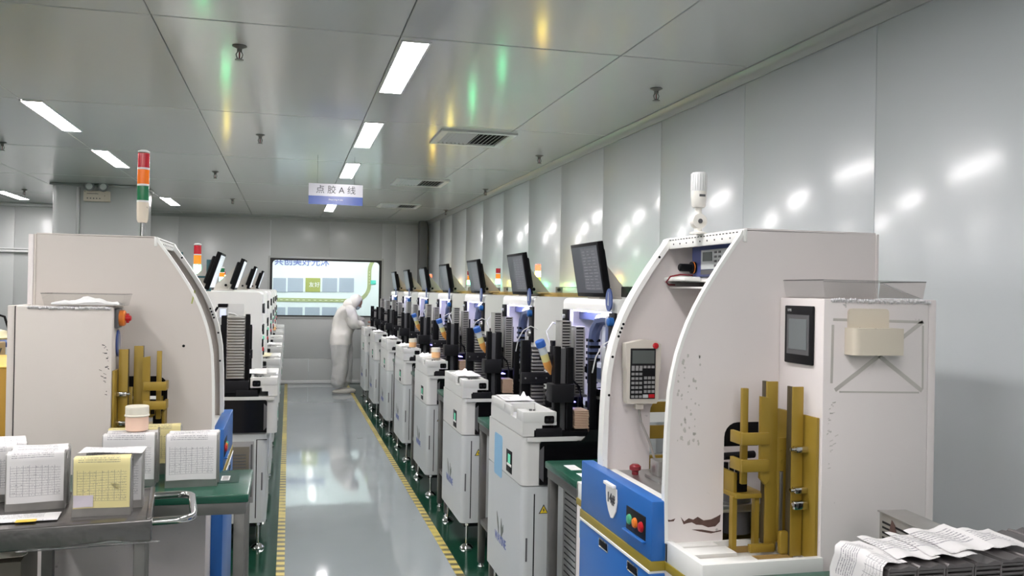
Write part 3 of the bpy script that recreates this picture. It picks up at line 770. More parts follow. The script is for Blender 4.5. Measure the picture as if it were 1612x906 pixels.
    # gold frame of the far side seen through the far opening
    b = B(); b.box(0.20, 0.30, 0.63, 0.642, 1.25, 1.29, 0.002); b.box(0.20, 0.30, 0.63, 0.642, 1.15, 1.20, 0.002); b.box(0.19, 0.205, 0.62, 0.64, 0.95, 1.295, 0.002); b.box(0.285, 0.30, 0.62, 0.64, 0.95, 1.295, 0.002); b.box(0.20, 0.38, 0.61, 0.63, 1.04, 1.09, 0.002)
    part('far_fork', b, 'gold')
    for (x, y) in ((0.03, -0.2), (0.03, 0.8), (0.66, -0.2), (0.66, 0.8)):
        b = B(); b.lathe([(0.035, 0), (0.035, 0.01), (0.012, 0.02), (0.012, 0.13)], (x, y, 0)); part('foot', b, 'steel')
    return t
UR = unloader((1.13, 2.52, 0), 1, 'white arched machine numbered 14 with blue front, at right in the foreground', 1.695, False)
UL = unloader((-0.315, 4.12, 0), -1, 'white arched machine with tall tower light, at left behind the steel trolley', 1.607, True)
# fittings of the right unloader
def on(t, name, bld, m, lab=None, par=None):
    o = bld.build(name, m, par or t)
    if lab: o['label'] = lab
    return o
b = MB(); b.box(0.366, 0.375, -0.195, -0.045, 1.497, 1.672, 0.003); hm = on(UR, 'touch_panel', b, 'charcoal', 'dark touch panel')
b = MB(); b.box(0.3648, 0.3668, -0.18, -0.06, 1.525, 1.645); on(UR, 'touch_bezel', b, 'dark_grey', par=hm)
b = MB(); b.box(0.3636, 0.365, -0.168, -0.072, 1.54, 1.632); on(UR, 'touch_screen', b, 'hmi_screen', par=hm)
text_mesh('HMI', 0.012, 'panel_text', 'label_grey', hm, frame_M((0.3655, -0.072, 1.658), (0, -1, 0), (0, 0, 1)), 0.0003)
# card holder and tape residue on the cabinet front
b = MB(); b.prism(rrect(0.452, 0.587, 1.58, 1.668, 0.012), 'y', -0.248, -0.2405); ch = on(UR, 'card_holder', b, 'beige', 'cream card holder with brown specks')
b = MB()
pk = [(0.444, -0.2405)]+arc(0.462, -0.272, 0.018, 180, 270, 4)+[(0.604, -0.290), (0.607, -0.288), (0.607, -0.2405)]
b.prism(pk, 'z', 1.534, 1.612); on(UR, 'pocket', b, 'cream', par=ch); bpy.data.objects[ch.children[0].name].data.materials[0] = MATS['beige']
b = MB()
def strip(b, x0, z0, x1, z1, w):
    d = Vector((x1-x0, z1-z0)).normalized(); n = Vector((-d.y, d.x))*w/2
    b.prism([(x0+n.x, z0+n.y), (x1+n.x, z1+n.y), (x1-n.x, z1-n.y), (x0-n.x, z0-n.y)], 'y', -0.2408, -0.2398)
strip(b, 0.415, 1.43, 0.71, 1.632, 0.012); strip(b, 0.56, 1.53, 0.71, 1.425, 0.012); strip(b, 0.405, 1.635, 0.71, 1.63, 0.008); strip(b, 0.405, 1.62, 0.403, 1.45, 0.008)
strip(b, 0.71, 1.62, 0.712, 1.43, 0.006); strip(b, 0.43, 1.425, 0.70, 1.42, 0.005)
on(UR, 'tape_residue', b, 'tape_stain')
# teach pendant hung on the far panel
t = thing('teach_pendant', 'cream hand-held keypad pendant hung inside the arch of machine 14', 'control pendant', (1.262, 3.062, 1.41))
b = MB(); b.prism([(-0.062, -0.10), (-0.058, -0.112), (0.055, -0.112), (0.062, -0.10), (0.063, 0.0), (0.070, 0.01), (0.070, 0.105), (0.05, 0.118), (0.0, 0.122), (-0.045, 0.112), (-0.068, 0.108), (-0.068, 0.02), (-0.063, 0.01)], 'y', -0.022, 0.018)
b.build('pendant_body', 'pendant', t)
MB().box(-0.050, 0.048, -0.0255, -0.020, -0.094, 0.09, 0.002).build('keypad', 'charcoal', t)
MB().box(-0.044, 0.042, -0.027, -0.0245, 0.035, 0.083).build('display', 'lcd', t)
b = MB()
for i in range(7):
    for j in range(3): b.box(-0.046+j*0.015, -0.035+j*0.015, -0.0275, -0.025, -0.09+i*0.0165, -0.081+i*0.0165)
for i in range(4):
    for j in range(3): b.box(0.003+j*0.015, 0.014+j*0.015, -0.0275, -0.025, -0.072+i*0.0165, -0.062+i*0.0165)
for j in range(6): b.box(-0.046+j*0.0155, -0.035+j*0.0155, -0.0275, -0.025, 0.018, 0.027)
b.build('keys', 'grey', t)
o = MB().box(0.022, 0.044, -0.0278, -0.025, -0.09, -0.077).build('key', 'red', t); o['label'] = 'red key'
o = MB().box(-0.001, 0.019, -0.0278, -0.025, -0.09, -0.078).build('key', 'label_grey', t)
o = MB().lathe([(0.011, -0.022), (0.011, -0.027), (0.007, -0.029)], (0.047, 0, 0.10), axis='y').build('stop_button', 'red', t); o['label'] = 'red stop button'
MB().box(-0.02, 0.01, -0.012, 0.012, -0.135, -0.11, 0.004).build('plug', 'pendant', t)
cp = [(-0.005, 0, -0.13), (0.0, -0.01, -0.18), (0.03, -0.02, -0.25), (0.05, -0.03, -0.32), (0.055, -0.05, -0.36), (0.03, -0.09, -0.385), (-0.03, -0.11, -0.39), (-0.08, -0.13, -0.39)]
MB().tube(cp, 0.005, 8).build('cable', 'cable_grey', t)
# alarm light on machine 14
t = thing('alarm_light', 'white cylindrical alarm light standing on the arched machine numbered 14', 'alarm light', (1.365, 2.82, 1.908))
MB().lathe([(0.03, 0), (0.03, 0.006), (0.014, 0.010), (0.014, 0.03)]).build('base', 'alarm_white', t)
o = MB().lathe([(0.012, -0.016), (0.026, -0.014), (0.028, 0), (0.026, 0.014), (0.012, 0.016)], (0, 0, 0.045), axis='y').build('swivel_joint', 'alarm_white', t)
MB().lathe([(0.008, -0.018), (0.008, -0.015)], (0, 0, 0.045), axis='y').build('joint_screw', 'dark_grey', o)
MB().lathe([(0.012, 0.06), (0.011, 0.095)]).build('neck', 'alarm_white', t)
o = MB().lathe([(0.020, 0.092), (0.024, 0.098), (0.027, 0.13), (0.027, 0.148)]).build('lower_housing', 'alarm_white', t)
MB().box(-0.010, 0.012, -0.0275, -0.026, 0.128, 0.136).build('printed_mark', 'dark_grey', o)
b = MB(); b.lathe([(0.0265, 0.148), (0.0268, 0.15), (0.0265, 0.208), (0.024, 0.212)])
for i in range(20):
    a = 2*PI*i/20; b.cyl((0.0265*math.cos(a), 0.0265*math.sin(a), 0.15), (0.0265*math.cos(a), 0.0265*math.sin(a), 0.207), 0.0016, n=5)
b.build('ribbed_lens', 'trim_white', t)
# acrylic trays on both control cabinets
def acrylic_tray(loc, label, w, d, h, fl):
    t = thing('acrylic_tray', label, 'tray', loc, 0, 'acrylic trays on control cabinets')
    b = MB()
    def side(p0, p1, q1, q0, th=0.003): b.quad(p0, p1, q1, q0)
    x0, x1, y0, y1 = 0, w, 0, d; f = fl
    b.quad((x0, y0, 0.002), (x1, y0, 0.002), (x1, y1, 0.002), (x0, y1, 0.002))
    b.quad((x0, y0, 0.002), (x1, y0, 0.002), (x1+f, y0-f*.3, h), (x0-f, y0-f*.3, h))
    b.quad((x0, y1, 0.002), (x1, y1, 0.002), (x1+f, y1+f*.3, h), (x0-f, y1+f*.3, h))
    b.quad((x0, y0, 0.002), (x0, y1, 0.002), (x0-f, y1+f*.3, h), (x0-f, y0-f*.3, h))
    b.quad((x1, y0, 0.002), (x1, y1, 0.002), (x1+f, y1+f*.3, h), (x1+f, y0-f*.3, h))
    o = b.build('tray_shell', 'acrylic', t, recalc=False)
    b = MB(); r = 0.0016
    P = [(x0-f, y0-f*.3, h), (x1+f, y0-f*.3, h), (x1+f, y1+f*.3, h), (x0-f, y1+f*.3, h)]
    for i in range(4): b.cyl(P[i], P[(i+1) % 4], r, n=6)
    b.build('tray_rim', 'bubble', t)
    return t
t = acrylic_tray((1.52, 2.30, 1.698), 'empty clear acrylic tray on the right machine control cabinet', 0.335, 0.21, 0.052, 0.008)
tl = acrylic_tray((-0.945, 3.89, 1.609), 'clear acrylic tray with white tissue on the left machine cabinet', 0.285, 0.18, 0.050, 0.012)
for nm, x0, x1, y, z, lab in (('bubble_wrap', 1.53, 1.86, 2.282, 1.693, 'bubble wrap strip at the top edge of the right control cabinet'), ('bubble_wrap', -1.0, -0.70, 3.882, 1.605, 'bubble wrap strip under the acrylic tray of the left machine cabinet')):
    b = MB(); rs = random.Random(5)
    n = 44
    for i in range(n):
        x = x0+(x1-x0)*i/(n-1); b.lathe([(0.002, -0.005), (0.005, 0.0), (0.0035, 0.004), (0.001, 0.006)], (x, y-0.005, z+rs.uniform(-0.006, 0.0)), n=8)
    b.box(x0, x1, y-0.005, y-0.0015, z-0.008, z+0.003, 0.001)
    tag(b.build(nm, 'bubble_wrap'), lab, 'bubble wrap')
def crumple(name, label, cat, loc, sx_, sy_, h, seed, material='tissue', group=None, parent=None, peak=None, rz=0):
    rs = random.Random(seed); nx, ny = 16, 12; vs = []; fs = []
    ph = [rs.uniform(0, 6.28) for _ in range(8)]
    for s in (1, 0):
        for j in range(ny+1):
            for i in range(nx+1):
                u = i/nx*2-1; v = j/ny*2-1
                rr_ = max(0, 1-(abs(u)**2.2+abs(v)**2.2)*0.62)
                z = h*rr_*(0.55+0.25*math.sin(5*u+ph[0]+2*v)+0.2*math.sin(7*v+ph[1]-3*u)+0.15*math.sin(11*u+ph[2])+rs.uniform(-.1, .1))
                if peak: z += peak[2]*math.exp(-((u-peak[0])**2+(v-peak[1])**2)/0.05)
                z = max(z, 0.001)
                x = u*sx_/2*(1+0.08*math.sin(4*v+ph[3])); y = v*sy_/2*(1+0.10*math.sin(3*u+ph[4]))
                vs.append((x, y, z+0.0015 if s else 0.0))
    w = nx+1; nl = w*(ny+1)
    for j in range(ny):
        for i in range(nx):
            a = j*w+i; fs.append((a, a+1, a+w+1, a+w)); fs.append((nl+a, nl+a+w, nl+a+w+1, nl+a+1))
    bd = [i for i in range(w)]+[j*w+nx for j in range(1, ny+1)]+[ny*w+i for i in range(nx-1, -1, -1)]+[j*w for j in range(ny-1, 0, -1)]
    for i in range(len(bd)):
        a, c = bd[i], bd[(i+1) % len(bd)]; fs.append((a, nl+a, nl+c, c))
    o = MB().raw(vs, fs).build(name, material, parent, angle=60)
    o.location = loc; o.rotation_euler = (0, 0, rz)
    return tag(o, label, cat, group)
crumple('tissue', 'crumpled white tissue lying in the acrylic tray at left', 'tissue', (-0.80, 3.975, 1.6145), 0.24, 0.14, 0.032, 3)
b = MB(); b.box(-0.001, 0.001, 0.775, 0.82, 0.812, 0.842); on(UR, 'sticker', b, 'label_grey')
b = MB(); b.box(-0.001, 0.001, 0.775, 0.82, 0.735, 0.80); on(UR, 'sticker', b, 'film_blue')
for T_, sg, X0, zr in ((UL, -1, 0.383, (1.25, 1.46)), (UR, 1, 0.39, (1.2, 1.4))):
    rs = random.Random(17); b = MB(sg)
    for i in range(22):
        x = X0+abs(rs.gauss(0, 0.013)); z = rs.uniform(*zr); w_ = rs.uniform(0.003, 0.012); h_ = rs.uniform(0.001, 0.003); sl = rs.uniform(0.0, 0.5)*w_
        b.prism([(x, z), (x+w_, z+sl), (x+w_*0.9, z+sl+h_), (x+0.1*w_, z+h_*1.5)], 'y', -0.2408, -0.2398)
    o = on(T_, 'scuff_mark', b, 'tape_stain' if sg > 0 else 'charcoal'); o['kind'] = 'stuff'
# rotary switch and blue tag of the left machine
t = UL
b = MB(); b.box(-0.375, -0.362, -0.20, -0.10, 1.52, 1.60, 0.003); sw = on(UL, 'switch_plate', b, 'dark_grey')
b = MB(); b.lathe([(0.033, -0.362), (0.033, -0.345), (0.028, -0.340)], (0, -0.15, 1.56), axis='x'); on(UL, 'switch_dial', b, 'orange', 'orange dial', sw)
b = MB(); b.lathe([(0.012, -0.340), (0.012, -0.322), (0.008, -0.318)], (0, -0.15, 1.56), axis='x'); b.box(-0.338, -0.326, -0.155, -0.145, 1.54, 1.58, 0.003); on(UL, 'switch_knob', b, 'red', 'red knob', sw)
def oval_tag(t, x, y, z, sgn, ry=0.035, rz=0.055):
    b = MB(); b.prism([(y+ry*math.cos(2*PI*i/24), z+rz*math.sin(2*PI*i/24)) for i in range(24)], 'x', x, x+sgn*0.006)
    o = on(t, 'oval_tag', b, 'tag_blue', 'oval blue tag')
    b = MB(); b.prism([(y-0.004, z-rz*0.5), (y+0.012, z-rz*0.45), (y+0.001, z+rz*0.7)], 'x', x+sgn*0.006, x+sgn*0.008); on(t, 'tag_print', b, 'label_grey', par=o)
    return o
oval_tag(UL, -0.374, -0.13, 1.455, 1)
make_tower((-0.665, 4.42, 1.908), 'tall signal tower with red, orange and green lenses on the left arched machine', 0.405, 0.026,
           ('lens_red', 'lens_orange_lit', 'lens_green'), None, 0.08, 'beige')
# ------------------------------------------------------------------ white bonding machines in two rows
W = 0.77
def foot_bm(x, y, sx):
    b = MB(sx); b.lathe([(0.045, 0), (0.045, 0.006), (0.03, 0.022), (0.012, 0.03)], (x, y, 0), 18); b.cyl((x, y, 0.025), (x, y, 0.20), 0.009); b.cyl((x, y, 0.15), (x, y, 0.165), 0.018, n=6)
    return b
def bonder(loc, sx, label, group, left):
    dx = -0.06 if left else 0.0
    t = thing('bonding_machine', label, 'machine', loc, 0, group)
    def B(): return MB(sx)
    def part(name, bld, m, par=None, lab=None):
        o = bld.build(name, m, par or t)
        if lab: o['label'] = lab
        return o
    rc = 0.035
    outline = lambda x1: [(x1, 0), (x1, W)]+arc(rc, W-rc, rc, 90, 180, 4)+arc(rc, rc, rc, 180, 270, 4)
    b = B(); b.prism(outline(1.15), 'z', 0.17, 0.745); cab = part('cabinet', b, 'cool_white')
    b = B(); b.box(0.062, 0.068, -0.001, 0.01, 0.20, 0.71); b.box(0.0, 0.068, -0.001, 0.01, 0.706, 0.710) if left else None
    part('door_seam', b, 'charcoal', cab)
    b = B(); b.box(0.024, 0.033, -0.002, 0.006, 0.38, 0.495, 0.002); part('door_handle', b, 'dark_grey', cab)
    if not left:
     b = B(); b.prism([(0.088, 0.612), (0.138, 0.612), (0.113, 0.658)], 'y', -0.0015, 0.0); part('warning_label', b, 'ink', cab, 'yellow triangular warning label')
    if not left:
     b = B(); b.prism([(0.095, 0.6155), (0.131, 0.6155), (0.113, 0.6495)], 'y', -0.0025, -0.001); q = part('warning_label', b, 'warn_yellow', cab)
    if not left:
     b = B(); b.prism([(0.115, 0.642), (0.107, 0.629), (0.112, 0.629), (0.109, 0.618), (0.119, 0.632), (0.114, 0.632)], 'y', -0.0032, -0.002); part('warning_bolt', b, 'ink', cab)
    # logo: two leaves over letters
    b = B()
    b.prism([(0.515, 0.505), (0.502, 0.455), (0.474, 0.405), (0.460, 0.392), (0.462, 0.43), (0.488, 0.478)], 'x', -0.0012, 0.001)
    b.prism([(0.412, 0.490), (0.422, 0.44), (0.412, 0.39), (0.402, 0.378), (0.390, 0.405), (0.362, 0.432), (0.366, 0.468), (0.390, 0.442)], 'x', -0.0012, 0.001)
    part('logo', b, 'logo_grey', cab)
    if not left:
        text_mesh('WAYINE', 0.066, 'logo_text', 'ink_blue', cab, frame_M((-0.0013, 0.425, 0.372), (0, -1, 0), (0, 0, 1)), 0.0005)
    if left:
        b = B(); b.box(0.08, 0.42, -0.0015, 0.012, 0.30, 0.70, 0.004); o = part('opening', b, 'grey', cab)
        b = B(); b.box(0.11, 0.40, -0.004, 0.0, 0.34, 0.665, 0.002); part('filter', b, 'olive', o)
        b = B()
        for i in range(14): b.box(0.13, 0.38, -0.006, -0.003, 0.35+i*0.02, 0.357+i*0.02)
        b.box(0.09, 0.10, -0.006, 0.0, 0.34, 0.68); part('filter_rib', b, 'dark_grey', o)
    b = B(); b.box(0.03, 1.12, 0.03, W-0.03, 0.14, 0.17); part('plinth', b, 'charcoal')
    for x, y in ((0.05, 0.03), (0.05, W-0.03), (1.05, 0.05), (1.05, W-0.05)): part('foot', foot_bm(x, y, sx), 'chrome')
    # fascia band above the cabinet
    b = B(); b.prism([(p[0]+dx, p[1]) if p[0] < 0.3 else p for p in outline(0.60)], 'z', 0.750, 0.988); fa = part('fascia', b, 'white')
    b = B(); b.box(-0.0015+dx, 0.002+dx, 0.20, 0.32, 0.765, 0.88, 0.001); o = part('display', b, 'charcoal', fa)
    b = B(); b.box(-0.0028+dx, dx, 0.235, 0.28, 0.815, 0.86); part('lit_window', b, 'led_green', o)
    b = B(); b.box(-0.004+dx, dx, 0.21, 0.30, 0.80, 0.812, 0.001); part('window_sill', b, 'rim_white', o)
    for y0, y1 in ((-0.012, 0.02), (W-0.02, W+0.012)):
        b = B(); sc0 = 0.004 if left else 0.085
        b.prism([(sc0, 0.755), (sc0, 0.955), (sc0+0.01, 0.967), (0.30, 0.967), (0.32, 0.985), (0.34, 1.02), (0.66, 1.02), (0.66, 0.755)], 'y', y0, y1)
        sc = part('side_cover', b, 'black', lab='glossy black side cover')
        b = B(); b.prism([(sc0+0.001, 0.79), (sc0+0.001, 0.925), (sc0+0.02, 0.945), (sc0+0.02, 0.77)], 'y', y0-0.004, y1+0.004); part('cover_edge', b, 'dark_grey', sc)
        b = B(); b.prism([(0.02+dx, 0.968), (0.02+dx, 0.988), (0.275, 0.988), (0.285, 0.984), (0.275, 0.968)], 'y', y0-0.004, y1+0.004); part('lip', b, 'white', fa)
    b = B(); b.box(0.06, 0.66, 0.0, W, 0.985, 1.012); part('deck', b, 'black_matte')
    b = B(); b.box(0.066, 0.20, -0.004, 0.05, 0.990, 1.03, 0.003); part('feed_slot', b, 'charcoal')
    # tray block with recess, printed panel
    x1 = 0.172+dx
    b = B()
    b.prism([(dx, 0.992), (0.058+dx, 0.992), (0.058+dx, 1.022), (0.098+dx, 1.022), (0.098+dx, 1.045), (x1, 1.045), (x1, 1.062), (dx, 1.062)], 'y', 0.0, 0.70)
    tr = part('tray_block', b, 'white')
    b = B()
    b.box(dx, x1, -0.002, 0.035, 1.058, 1.112, 0.005); b.box(dx, x1, 0.36, 0.70, 1.058, 1.112, 0.005); b.box(x1-0.014, x1, 0.03, 0.40, 1.058, 1.110, 0.004)
    b.box(dx, 0.05+dx, 0.03, 0.13, 1.058, 1.112, 0.005); b.box(dx, 0.016+dx, 0.25, 0.40, 1.058, 1.112, 0.004); part('tray_rim', b, 'white', tr)
    b = B(); b.cyl((0.05, 0.045, 1.112), (0.05, 0.045, 1.120), 0.008); b.cyl((0.068, 0.045, 1.112), (0.068, 0.045, 1.118), 0.006); part('knob', b, 'dark_grey', tr)
    b = B(); b.prism(rrect(0.108+dx, 0.158+dx, 1.054, 1.092, 0.008), 'y', -0.005, 0.0); o = part('button_panel', b, 'black', tr)
    b = B(); b.cyl((0.122+dx, -0.007, 1.073), (0.122+dx, -0.004, 1.073), 0.007, n=12); b.cyl((0.145+dx, -0.007, 1.073), (0.145+dx, -0.004, 1.073), 0.007, n=12); part('button', b, 'charcoal', o)
    if not left:
        b = B(); b.box(0.02, 0.10, 0.47, 0.66, 1.1115, 1.1135); part('vent_grill', b, 'grey', tr)
    # magazine lifts: black posts, brackets, cross band
    nearp = ((0.122, 0.150, 0.03, 0.09, 1.52), (0.268, 0.300, 0.03, 0.09, 1.51)) if left else ((0.168, 0.198, 0.03, 0.08, 1.43), (0.232, 0.265, 0.03, 0.08, 1.425))
    for x0, x1_, y0, y1, zt in nearp+((0.128, 0.178, 0.52, 0.57, 1.432), (0.30, 0.338, 0.52, 0.57, 1.43),
                                (0.36, 0.395, 0.05, 0.09, 1.36), (0.42, 0.45, 0.60, 0.64, 1.40)):
        b = B(); b.box(x0, x1_, y0, y1, 1.0, zt, 0.002); p_ = part('guide_post', b, 'black_matte')
        b = B(); b.box(x0-0.003, x0+0.003, y0-0.002, y0+0.004, 1.02, zt-0.01); part('post_edge', b, 'charcoal', p_)
    if not left:
     b = B(); b.box(0.20, 0.23, 0.05, 0.07, 1.0, 1.42, 0.002); part('rail', b, 'dark_grey')
    b = B()
    if left: b.box(0.12, 0.36, 0.0, 0.20, 1.0, 1.09, 0.004)
    else: b.box(0.145, 0.262, 0.0, 0.10, 1.155, 1.245, 0.004)
    part('bracket_block', b, 'charcoal')
    b = B(); b.box(0.12, 0.36, 0.49, 0.515, 1.197, 1.258, 0.003); br = part('cross_band', b, 'charcoal')
    for i in range(4):
        b = B(); b.cyl((0.14+0.06*i, 0.486, 1.228), (0.14+0.06*i, 0.49, 1.228), 0.005, n=8); part('screw', b, 'steel', br)
    b = B(); b.box(0.16, 0.36, 0.15, 0.46, 1.012, 1.06, 0.003); b.box(0.19, 0.34, 0.13, 0.20, 1.03, 1.10, 0.003); part('feed_rail', b, 'charcoal')
    b = B(); b.box(0.18, 0.275, 0.53, 0.74, 1.012, 1.074, 0.002); part('stack_base', b, 'charcoal')
    if not left:
        b = B(); b.box(0.245, 0.395, 0.195, 0.335, 1.158, 1.169, 0.002); b.box(0.245, 0.308, 0.195, 0.305, 1.169, 1.199, 0.002); b.box(0.25, 0.268, 0.20, 0.22, 1.0, 1.158); b.box(0.372, 0.39, 0.312, 0.33, 1.0, 1.158); part('magazine_shelf', b, 'dark_grey')
        b = B(); b.box(0.115, 0.17, 0.122, 0.132, 1.36, 1.385, 0.002); b.box(0.16, 0.17, 0.075, 0.13, 1.36, 1.385, 0.002); part('syringe_holder', b, 'charcoal')
    b = B(); b.box(0.175, 0.30, 0.22, 0.42, 1.06, 1.075); part('feed_plate', b, 'steel')
    b = B(); b.box(0.28, 0.34, 0.37, 0.43, 1.10, 1.18, 0.004); b.lathe([(0.018, -0.02), (0.018, 0.02)], (0.25, 0.40, 1.15), axis='y'); b.box(0.31, 0.40, 0.39, 0.46, 1.18, 1.24, 0.003); part('gripper', b, 'steel')
    b = B(); b.cyl((0.45, 0.06, 1.0), (0.45, 0.06, 1.20), 0.05, n=18); b.lathe([(0.052, 1.18), (0.056, 1.19), (0.056, 1.215), (0.045, 1.22)], (0.45, 0.06, 0)); part('motor', b, 'black')
    b = B(); b.lathe([(0.0515, 1.165), (0.0515, 1.178)], (0.45, 0.06, 0)); part('motor_band', b, 'steel')
    b = B(); b.box(0.33, 0.37, 0.28, 0.31, 1.0, 1.30, 0.002); b.box(0.40, 0.43, 0.36, 0.39, 1.0, 1.45, 0.002); b.box(0.20, 0.23, 0.64, 0.67, 1.0, 1.36, 0.002); b.box(0.36, 0.42, 0.66, 0.70, 1.0, 1.30, 0.002)
    b.box(0.30, 0.42, 0.27, 0.30, 1.28, 1.31, 0.002); b.box(0.24, 0.42, 0.63, 0.66, 1.33, 1.36, 0.002); b.cyl((0.26, 0.66, 1.0), (0.26, 0.66, 1.27), 0.012); part('mechanism_frame', b, 'black_matte')
    rs = random.Random(11); b = B()
    for i in range(26):
        x = rs.uniform(0.34, 0.45); y = rs.uniform(0.34, 0.72); z = rs.uniform(1.02, 1.34); w = rs.uniform(0.008, 0.028)
        b.box(x, x+w, y, y+w*1.3, z, z+rs.uniform(0.01, 0.05), 0.001, mi=rs.choice((0, 0, 0, 1)))
    o = b.build('small_fittings', ['charcoal', 'steel'], t)
    b = B()
    for i in range(5):
        y = 0.2+0.09*i; b.tube([(0.24+0.03*i, y, 1.22), (0.27+0.03*i, y-0.05, 1.27), (0.33+0.02*i, y-0.07, 1.22), (0.36+0.02*i, y-0.04, 1.12), (0.38, y, 1.05)], 0.004, 6)
    part('cable', b, 'black_matte')
    b = B(); b.box(0.31, 0.335, 0.20, 0.30, 1.13, 1.134); part('indicator_strip', b, 'led_violet')
    if left:
        hy0, hy1, hx0, hx1 = 0.98, 1.46, 0.075, 1.05
        b = B(); b.prism([(hx0, 0.85), (hx0, 1.62)]+[(p[0], p[1]) for p in arc(hx0+0.035, 1.625, 0.035, 180, 90, 4)]+[(hx1, 1.66), (hx1, 0.85)], 'y', hy0, hy1); hd = part('hood', b, 'hood_white')
        b = B(); b.prism([(hx0+0.02, 0.17), (hx0+0.02, 0.85), (hx1, 0.85), (hx1, 0.17)], 'y', hy0, hy1); part('hood_base', b, 'cool_white')
        b = B(); b.box(hx0-0.03, hx0+0.05, hy0-0.01, hy1, 0.93, 1.03, 0.006); part('hood_shelf', b, 'cool_white')
        b = B(); b.box(0.205, 0.395, hy0-0.002, hy0+0.01, 1.30, 1.57, 0.004); o = part('hatch', b, 'white', hd)
        b = B(); b.tube([(0.17+0.14*(1-math.cos(rad(a))), hy0-0.012, 1.30+0.20*math.sin(rad(a))) for a in range(0, 181, 15)], 0.005, 6); part('air_hose', b, 'trim_white', hd)
        for i, (y, z, w, h, m) in enumerate(((1.05, 1.50, .05, .07, 'black'), (1.2, 1.52, .06, .05, 'black'), (1.33, 1.49, .05, .08, 'black'), (1.06, 1.36, .06, .05, 'black'), (1.2, 1.33, .08, .08, 'charcoal'),
                                            (1.34, 1.28, .03, .03, 'led_green'), (1.08, 1.24, .05, .06, 'black'), (1.22, 1.2, .03, .03, 'red'), (1.34, 1.16, .05, .05, 'black'))):
            b = B(); b.box(hx0-0.012, hx0+0.002, y, y+w, z, z+h, 0.003); part('control_key', b, m, hd)
        b = B(); b.box(0.30, 0.36, 0.60, 0.70, 1.42, 1.56, 0.004); q = part('camera_head', b, 'label_grey')
        b = B(); b.box(0.30, 0.365, 0.597, 0.70, 1.55, 1.575, 0.003); part('camera_cap', b, 'black_matte', q)
        b = B(); b.box(0.31, 0.35, 0.598, 0.602, 1.48, 1.54); part('camera_display', b, 'camera_display', q)
        b = B(); b.tube([(0.37, 0.66, 1.55), (0.40, 0.65, 1.50), (0.42, 0.66, 1.40), (0.45, 0.66, 1.30)], 0.008, 6); part('camera_cable', b, 'black_matte', q)
    else:
        # hood with a lit work space behind an open front
        hx0, hx1, hy0, hy1 = 0.48, 1.23, 0.0, 0.90
        b = B()
        sidep = [(hx0, 1.05), (hx0, 1.635)]+arc(hx0+0.03, 1.638, 0.03, 180, 90, 4)+[(hx1, 1.668), (hx1, 1.05)]
        b.prism(sidep, 'y', hy0, hy0+0.03); b.prism(sidep, 'y', hy1-0.03, hy1)
        b.prism([(hx0, 1.60), (hx0, 1.635)]+arc(hx0+0.03, 1.638, 0.03, 180, 90, 4)+[(hx1, 1.668), (hx1, 1.64), (hx0+0.03, 1.64), (hx0+0.02, 1.60)], 'y', hy0+0.03, hy1-0.03)
        b.box(hx1-0.02, hx1, hy0+0.03, hy1-0.03, 1.0, 1.64)
        hd = part('hood', b, 'hood_white')
        b = B(); b.box(hx0, hx0+0.02, hy0+0.03, hy0+0.085, 1.05, 1.605); part('front_pillar', b, 'white', hd)
        b = B(); b.box(hx0, hx0+0.02, hy1-0.13, hy1-0.03, 1.05, 1.605); part('front_pillar', b, 'white', hd)
        b = B(); b.box(0.85, 0.87, 0.03, 0.87, 1.05, 1.62); b.box(0.50, 0.86, 0.03, 0.87, 1.05, 1.07); part('work_space', b, 'inner_white', hd)
        b = B(); b.box(0.49, 0.50, 0.11, 0.74, 1.594, 1.599); part('work_light', b, 'led_blue', hd)
        b = B(); b.box(0.56, 0.84, 0.05, 0.84, 1.545, 1.60); part('visor', b, 'inner_blue', hd)
        b = B(); b.box(hx0-0.014, hx0, 0.0, 0.09, 1.36, 1.60, 0.003); o = part('side_controls', b, 'charcoal', hd)
        b = B(); b.lathe([(0.026, hx0-0.014), (0.028, hx0-0.03), (0.022, hx0-0.032)], (0, 0.065, 1.555), axis='x'); part('gauge', b, 'steel', o)
        b = B(); b.lathe([(0.022, hx0-0.014), (0.022, hx0-0.04), (0.016, hx0-0.044)], (0, 0.025, 1.555), axis='x'); part('knob', b, 'blue', o)
        b = B(); b.lathe([(0.026, hx0-0.014), (0.022, hx0-0.03)], (0, 0.06, 1.42), axis='x'); part('valve', b, 'steel', o)
        b = B(); b.box(hx0-0.014, hx0, 0.78, 0.88, 1.50, 1.60, 0.003); o = part('connector_box', b, 'black_matte', hd)
        b = B(); b.cyl((hx0-0.03, 0.83, 1.56), (hx0-0.012, 0.83, 1.56), 0.012); part('connector', b, 'label_grey', o)
        oval_tag(t, (hx0-0.02), 0.06, 1.665, -1, 0.045, 0.058)
        # bond head, cable carrier
        pts = [(0.52, 0.47, 1.20), (0.52, 0.47, 1.42), (0.52, 0.44, 1.50), (0.52, 0.36, 1.555), (0.52, 0.24, 1.565), (0.52, 0.12, 1.56)]
        b = B(); b.tube(pts, 0.032, 8); cc = part('cable_carrier', b, 'inner_blue')
        b = B()
        for i in range(7): b.box(0.49, 0.55, 0.435, 0.505, 1.22+i*0.035, 1.235+i*0.035)
        part('carrier_link', b, 'black_matte', cc)
        b = B(); b.box(0.53, 0.62, 0.14, 0.36, 1.30, 1.52, 0.006); b.box(0.50, 0.60, 0.16, 0.42, 1.22, 1.32, 0.004); bh = part('bond_head', b, 'inner_white')
        b = B(); b.box(0.505, 0.53, 0.20, 0.24, 1.32, 1.55, 0.002); b.box(0.495, 0.50, 0.28, 0.34, 1.24, 1.30); b.cyl((0.56, 0.25, 1.10), (0.56, 0.25, 1.24), 0.02); part('head_slide', b, 'inner_blue', bh)
